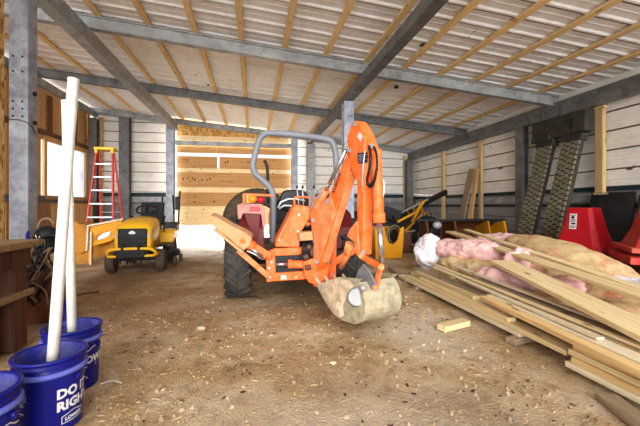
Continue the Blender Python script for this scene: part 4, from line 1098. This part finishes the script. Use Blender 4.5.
pillow('insulation_batt', (3.12,3.55,.24), (1.3,.36,.36), math.radians(-72), 'pink','flat pink insulation batt between the lumber and the wide plank','insulation',4,.05,group='insulation heap')
pillow('insulation_batt', (3.50,4.10,.36), (.35,.62,.46), math.radians(-60), 'pink','pale pink insulation wad at the far tip of the wide pine plank','insulation',5,.05,group='insulation heap')
pillow('insulation_batt', (3.10,2.75,.17), (1.2,.4,.26), math.radians(-66), 'kraft','paper faced batt under the wide pine plank','insulation',6,.04,group='insulation heap')
pillow('insulation_bag', (4.42,4.35,.36), (2.1,.7,.56), math.radians(-86), 'kraft','largest bulging brown insulation bag in front of the red stand','insulation',7,.032,ry=.17,pw=2.15,fr=4,group='insulation heap')
pillow('insulation_bag', (3.72,4.0,.28), (1.1,.55,.44), math.radians(-75), 'kraft','brown insulation bag between two planks with red print','insulation',8,.032,fr=4,group='insulation heap')
pillow('insulation_bag', (3.62,2.85,.20), (1.2,.7,.38), math.radians(-70), 'kraft','brown insulation bag nearest the right edge','insulation',9,.032,fr=4,group='insulation heap')
pillow('insulation_batt', (4.55,5.6,.42), (1.3,.7,.46), math.radians(-60), 'pink','pink insulation batt behind the largest brown bag, before the tracks','insulation',10,.04,group='insulation heap')
pillow('insulation_batt', (4.1,3.0,.22), (1.0,.4,.32), math.radians(-70), 'sack','white plastic edged batt at the right edge below the red stands','insulation',11,.04,group='insulation heap')
pillow('insulation_bag', (3.85,5.1,.25), (1.2,.65,.46), math.radians(-70), 'kraft','brown insulation bag low in the middle of the heap','insulation',12,.032,fr=4,group='insulation heap')

# ================================================================== RIGHT SIDE THINGS
# rubber tracks leaning on the wall
def track(x0,y,x1,y1,z1,w,label):
    base = Vector((x0,y,.02)); topp = Vector((x1,y1,z1)); R = thing('rubber_track', base, label, 'track', 'tracks leaning on the right wall')
    d = (topp-base); ln = d.length; d.normalize(); side = Vector((0,1,0)); side = (side-d*side.dot(d)).normalized(); nrm = d.cross(side)
    if nrm.x > 0: nrm = -nrm
    Rm = Matrix((side,nrm,d)).transposed()
    b = B(); b.box(d*ln/2,(w,.10,ln),Rm); b.build('belt','trackbody',R,.01)
    b = B(); n = int(ln/.115)
    for i in range(n):
        for j in range(4):
            off = (-.375+.25*j)*w; hh = (i+.5)*ln/n + (.03 if j%2 else -.02)
            b.box(d*hh+side*off+nrm*.065,(w*.225,.05,.088),Rm,taper=(.92,.8))
    b.build('tread','track',R,.006)
    b = B(); b.box(d*(ln-.06)+nrm*.01,(w*1.12,.2,.16),Rm); b.build('end_cap','trackbody',R,.02)
    return R
track(6.34,7.35,7.13,7.42,2.72,.46,'far weathered rubber track leaning against the right wall')
track(6.34,6.62,7.13,6.68,2.72,.46,'near weathered rubber track leaning against the right wall')
FT = thing('folded_rubber_mat', (7.12,7.05,2.74), 'dark thick rubber piece resting across the tops of the two leaning tracks','rubber mat')
b = B(); b.box((0,0,.27),(.22,1.5,.50)); b.build('mat_body','trackbody',FT,.03)
b = B(); b.box((-.03,-.60,.20),(.26,.34,.34)); b.box((-.03,.45,.06),(.26,.55,.14)); islands(b,'mat_fold','trackbody',FT,.03)
# red stands
def stand(loc, rz, label, mat, sticker, hgt=1.12, ledge=.0):
    R = thing('red_stand', loc, label, 'stand', rz=rz)
    b = B(); bm = b.bm
    # flared chamfered pedestal: 8-gon rings
    def ring(hx,hy,ch,z): return [(-hx,-hy+ch,z),(-hx+ch,-hy,z),(hx-ch,-hy,z),(hx,-hy+ch,z),(hx,hy-ch,z),(hx-ch,hy,z),(-hx+ch,hy,z),(-hx,hy-ch,z)]
    rs = [ring(.46,.44,.10,.22),ring(.36,.34,.08,.45),ring(.27,.26,.06,.75),ring(.20,.20,.05,hgt)]
    rows = [[bm.verts.new(p) for p in r] for r in rs]
    for i in range(len(rows)-1):
        for k in range(8): bm.faces.new((rows[i][k],rows[i][(k+1)%8],rows[i+1][(k+1)%8],rows[i+1][k]))
    bm.faces.new(list(reversed(rows[0]))); bm.faces.new(rows[-1]); b.build('pedestal',mat,R,.012)
    b = B(); b.box((0,0,.19),(1.08,1.04,.07)); b.build('upper_ledge','red_dusty',R,.012)
    b = B(); b.box((0,0,.05),(1.12,1.08,.10)); b.build('base_plate','red_dusty',R,.012)
    if sticker:
        b = B(); p = [Vector(v) for v in ((-.115,-.232,1.01),(.0,-.232,1.01),(.0,-.265,.74),(-.115,-.265,.74))]
        b.prism([v+Vector((0,-.004,0)) for v in p],(0,-.003,0)); st = b.build('label_plate','white',R)
        b = B()
        for (u,zz,w,h) in ((-.058,.985,.09,.012),(-.062,.945,.05,.05),(-.058,.90,.08,.014),(-.058,.875,.09,.012),(-.050,.835,.07,.03),(-.058,.79,.09,.012),(-.058,.77,.08,.012)):
            y = -.232-(1.01-zz)/.27*.033-.009; b.box((u,y,zz),(w,.003,h),(-.12,0,.08))
        b.build('label_print','black',st)
    return R
q = at_d(584,206,6.35)
stand((q.x,q.y,0), math.radians(-72), 'upright red stand with a white sticker behind the brown insulation bag','red',True)
q = at_d(668,206,5.05)
stand((q.x,q.y,.34), math.radians(-38), 'red stand with dusty ledges cut off by the right edge','red_dusty',False,1.1)
b = B(); b.box((0,0,.17),(.7,.8,.33)); tag(b.build('pallet_block','wood_dark',None,.01,(q.x,q.y,0),(0,0,math.radians(-38))),'dark wooden block under the red stand at the right edge','block')
# black sheets leaning on the wall
b = B(); b.box((0,0,0),(.03,2.6,1.34)); o = b.build('black_sheet','blackm',None,.004,(7.08,4.1,.70),(0,math.radians(12),0)); tag(o,'large black sheet leaning on the wall behind the red stands','sheet')
b = B(); b.box((0,0,0),(.03,.9,1.42)); o = b.build('black_sheet','blackm',None,.004,(7.16,5.95,.73),(0,math.radians(9),0)); tag(o,'narrow black sheet leaning on the wall beside the near rubber track','sheet')
b = B(); 
for zz in (.5,.1,-.3): b.box((0,0,zz),(.035,2.4,.02))
# leaning brown boards
def lean(px_t,py_t,Xt,px_b,Xb,zb,w,t,mat,label):
    p = at_x(px_t,py_t,Xt); d = ray(px_b,HY); q = Vector((Xb, d.y*Xb/d.x, zb))
    x = (p-q).normalized(); y = Vector((0,1,0)); y = (y-x*y.dot(x)).normalized(); z = x.cross(y)
    b = B(); b.box((0,0,0),((p-q).length,w,t)); o = b.build('leaning_board',mat,None,.004)
    o.matrix_world = Matrix.Translation((p+q)/2) @ Matrix((x,y,z)).transposed().to_4x4()
    tag(o,label,'board')
lean(472,169,7.15,457,6.75,.03,.30,.04,'wood_leanA' if 'wood_leanA' in M else 'wood_grey','broad grey brown board leaning on the right wall, left of a pair')
lean(477,168,7.2,467,6.85,.03,.20,.04,'plank_wall','reddish brown board leaning on the right wall, right of a pair')
# long yellow blade; the brown parts carry its shade as colour
BL = thing('loader_bucket', (5.0,7.75,0), 'long yellow loader bucket, its shade painted brown, before the right wall','loader bucket'); BO = Vector((5.0,7.75,0))
b = B(); path=[Vector((3.9,7.5,.80)),Vector((3.9,7.75,.78)),Vector((3.9,7.98,.6)),Vector((3.9,8.02,.35)),Vector((3.9,7.9,.12)),Vector((3.9,7.5,.03))]
b.strip(smooth([v-BO for v in path]),(2.04,0,0),.02); b.build('back_shell','shaded_yellow_steel',BL)
b = B(); b.bar(Vector((3.7,7.5,.82))-BO,Vector((5.98,7.5,.82))-BO,.08,.05); b.build('top_edge','black',BL,.004)
for x in (3.91,4.62,5.50,5.93):
    b = B(); b.prism([Vector(v)-BO for v in ((x,7.48,.82),(x,7.98,.62),(x,8.0,.3),(x,7.88,.1),(x,7.44,.02),(x,7.30,.2))],(.05,0,0)); b.build('end_plate','yellow_old' if x>5.7 else ('ochre' if x>5 else 'shaded_yellow_steel'),BL,.004)
b = B(); b.box(Vector((5.1,7.52,.32))-BO,(.28,.03,.16)); b.build('patch_plate','padmud',BL,.004)
# yellow bucket with hose coil next to the backhoe
LBK = thing('loader_bucket', (3.05,7.4,0), 'yellow loader bucket with a coiled hose in it right of the backhoe arm','loader bucket'); LO = Vector((3.05,7.4,0))
b = B(); b.prism([at_y(x,y,7.3)-LO for x,y in ((375,229),(384,227),(386,235),(389,243),(394,244.5),(398,240),(400.5,229),(404,226.5),(403.5,242),(402,258),(376,259))],(.0,.06,0)); b.build('side_plate','yellow_old',LBK,.006)
b = B(); b.span(Vector((2.66,7.36,.02))-LO,Vector((3.26,8.1,.05))-LO); b.span(Vector((2.66,8.08,.02))-LO,Vector((3.26,8.12,.66))-LO); b.build('back_shell','ochre',LBK,.006)
HC = thing('hose_coil', at_y(394,236,7.62), 'coil of black and grey hose standing in the yellow bucket','hose')
for i in range(6):
    b = B(); r = .24-.03*(i%3); b.tube([Vector((r*.75*math.cos(a)+.02*i-.04,.05*i-.12,r*math.sin(a)+.01)) for a in [2*PI*j/30 for j in range(30)]],.016,7,closed=True); b.build('hose_loop','cable_black' if i%2 else 'cable_tan',HC)
# junk beyond: long beam, yellow frames, black bag
def stick(px1,py1,d1,px2,py2,d2,r,mat,name,label,cat):
    b = B(); b.tube([at_d(px1,py1,d1),at_d(px2,py2,d2)],r,10); return tag(b.build(name,mat),label,cat)
b = B(); b.bar(at_d(391,220,9.6),at_d(446,192,11.6),.1,.16); PB = tag(b.build('metal_beam','black',None,.006),'long black beam with a silver face lying at a slant behind the yellow bucket','beam')
b = B(); b.bar(at_d(393,216.8,9.4),at_d(428,199.2,10.7),.02,.05); b.build('silver_face','alu',PB)
YF = thing('yellow_frame', at_d(410,232,9.0)*1.0, 'tangle of old yellow metal frame bars behind the white sack','frame'); YFO = at_d(410,232,9.0)
for i,(x1,y1,x2,y2) in enumerate(((397,222,416,212),(404,232,424,213),(416,212,424,201),(420,204,423,215),(412,222,421,206),(398,234,424,234))):
    b = B(); b.bar(at_d(x1,y1,8.8+.05*i)-YFO,at_d(x2,y2,9.0+.05*i)-YFO,.05,.05); b.build('frame_bar','yellow_old' if i<5 else 'ochre',YF,.004)
pillow('tarp_bundle', at_d(426,233,8.6), (.75,.36,.84), .2, 'black','black crumpled tarp bundle behind the white sack','tarp',21,.07)
b = B(); b.sphere((0,0,0),.10,(1.1,.8,.9),18,12); 
GJ = tag(b.build('grey_jug','steel',None,0,at_d(437,225,8.2)),'grey plastic jug lying on the black tarp bundle','jug')
b = B(); b.cyl((.08,0,.04),(.14,-.02,.08),.03); b.build('jug_neck','black',GJ)
b = B(); b.span((-.5,-.3,0),(.55,.35,.52)); o = b.build('low_crate','wood_dark',None,.01,(4.05,8.3,0)); tag(o,'dark low crate under the yellow frame bars','crate')
b = B(); b.span((-.25,-.25,0),(.3,.25,.74)); o = b.build('machine_block','black',None,.03,(3.3,8.75,0)); tag(o,'black machine block behind the coiled hose','machine')
b = B(); b.span((-1.6,-.3,0),(1.6,.3,.95)); o = b.build('storage_bin','blackm',None,.02,(5.6,14.3,0)); tag(o,'long dark bin at the foot of the far right corner','bin')

CT = thing('cable_tangle', at_d(416,222,8.7), 'loose loops of thin cable hanging on the yellow frame bars', 'cable'); rc = random.Random(5)
for i in range(7):
    c = Vector((rc.uniform(-.25,.3),rc.uniform(-.1,.1),rc.uniform(-.1,.35))); r = rc.uniform(.1,.22); k_ = rc.uniform(.5,1.6)
    b = B(); b.tube([c+Vector((r*math.cos(a)*.6,.05*math.sin(2*a),r*k_*math.sin(a))) for a in [2*PI*j/24 for j in range(24)]],.009,6,closed=True); b.build('cable_loop',('cable_tan','cable_black','ochre')[i%3],CT)
stick(398,233,8.3,446,226,8.9,.02,'cable_tan','thin_pole','thin tan pole lying across the junk behind the white sack','pole')
stick(388,208,9.3,402,232,8.2,.03,'black','black_pipe','black pipe leaning among the junk right of the backhoe arm','pipe')
b = B(); b.box((0,0,0),(.5,.06,.3)); o = b.build('tilted_board','blackm',None,.01,at_d(392,214,8.9),(0,.3,.2)); tag(o,'small black board tilted above the coiled hose','board')
# ================================================================== LOOSE BITS ON THE DIRT
b = B(); rnd = random.Random(11)
for i in range(1500):
    y = 1.1+3.6*rnd.random()**1.6; x = rnd.uniform(-.75*y-.2, min(2.05,1.0*y)); sz = rnd.choice((.004,.005,.006,.008,.011,.016))
    if min((x-q_[0])**2+(y-q_[1])**2 for q_ in (p0,p1,p2)) < .045: continue
    R3 = Euler((rnd.uniform(0,3),rnd.uniform(0,3),rnd.uniform(0,3))).to_matrix().to_4x4()
    res = bmesh.ops.create_icosphere(b.bm, subdivisions=1, radius=sz, matrix=Matrix.Translation((x,y,fz(x,y)+sz*.25)) @ R3 @ Matrix.Diagonal((1.4,1,.7,1)))
tag(b.build('dirt_clods','dirt'),'small crumbs of dirt and gravel strewn over the near floor','gravel',None,'stuff')
b = B(); rnd = random.Random(3)
for i in range(900):
    if i < 450: x = rnd.uniform(-1.6,2.0); y = rnd.uniform(1.1,4.2)
    elif i < 600: x = rnd.gauss(-1.0,.25); y = rnd.gauss(2.4,.45)
    else: x = rnd.uniform(-4,2); y = rnd.uniform(3,12)
    if (x-p2[0])**2+(y-p2[1])**2 < .03 or (x-p1[0])**2+(y-p1[1])**2 < .03 or (x-p0[0])**2+(y-p0[1])**2 < .03: continue
    l = rnd.choice((.008,.012,.015,.02,.03,.05)) ; w = rnd.uniform(.002,.005)
    b.box((x,y,fz(x,y)+.004),(l,w if l > .02 else l*rnd.uniform(.4,.9),.006),(rnd.uniform(-.2,.2),rnd.uniform(-.2,.2),rnd.uniform(0,6.3)))
tag(b.build('straw_litter','gold'),'pale straw and wood chips scattered over the dirt','litter',None,'stuff')
b = B()
for i in range(650):
    x = rnd.uniform(-1.8,2.0); y = rnd.uniform(1.1,5.0); 
    if (x-p2[0])**2+(y-p2[1])**2 < .03 or (x-p1[0])**2+(y-p1[1])**2 < .03: continue
    l = rnd.choice((.008,.012,.016,.03)); b.box((x,y,fz(x,y)+.003),(l,l*rnd.uniform(.15,.6),.006),(rnd.uniform(-.3,.3),rnd.uniform(-.3,.3),rnd.uniform(0,6.3)))
tag(b.build('bark_litter','wood_dark'),'dark bark bits scattered over the dirt','litter',None,'stuff')
for (px,py,s,lb) in ((201,328,.035,'larger pale stone on the dirt left of the middle'),(333,362,.022,'small pale stone lying toward the near middle of the floor')):
    pnt = at_z(px,py,0); b = B(); b.sphere((0,0,0),s,(1.3,.9,.6),10,7); o = b.build('stone','mud',None,0,(pnt.x,pnt.y,fz(pnt.x,pnt.y)+s*.35)); tag(o,lb,'stone')
q0=at_z(100,384,.012); q1=at_z(112,380,.02); q2=at_z(122,383,.015)
tag(B().tube(smooth([q0,q1,q2]),.004,6).build('twig','hub'),'curved pale twig on the dirt right of the slogan bucket','twig')

# ================================================================== LIGHT
w = bpy.data.worlds.new('world'); SC.world = w; w.use_nodes = True
bg = w.node_tree.nodes['Background']; bg.inputs[0].default_value = (.93,.96,1,1); bg.inputs[1].default_value = 1.1
def sun(name, d, strength, ang, col=(1,.98,.95)):
    ld = bpy.data.lights.new(name,'SUN'); ld.energy = strength; ld.angle = math.radians(ang); ld.color = col
    o = bpy.data.objects.new(name, ld); COL.objects.link(o); o.rotation_euler = Vector(d).to_track_quat('-Z','Y').to_euler(); o.location = (0,-6,8); return o
sun('daylight_open_front', (.14,1,-.20), 4.4, 52)
sun('sun_behind_door', (.05,-1,-.07), 45.0, 3)
SC.view_settings.view_transform = 'Standard'; SC.view_settings.look = 'None'; SC.view_settings.gamma = 1; SC.view_settings.use_curve_mapping = False
SC.view_settings.exposure = .56
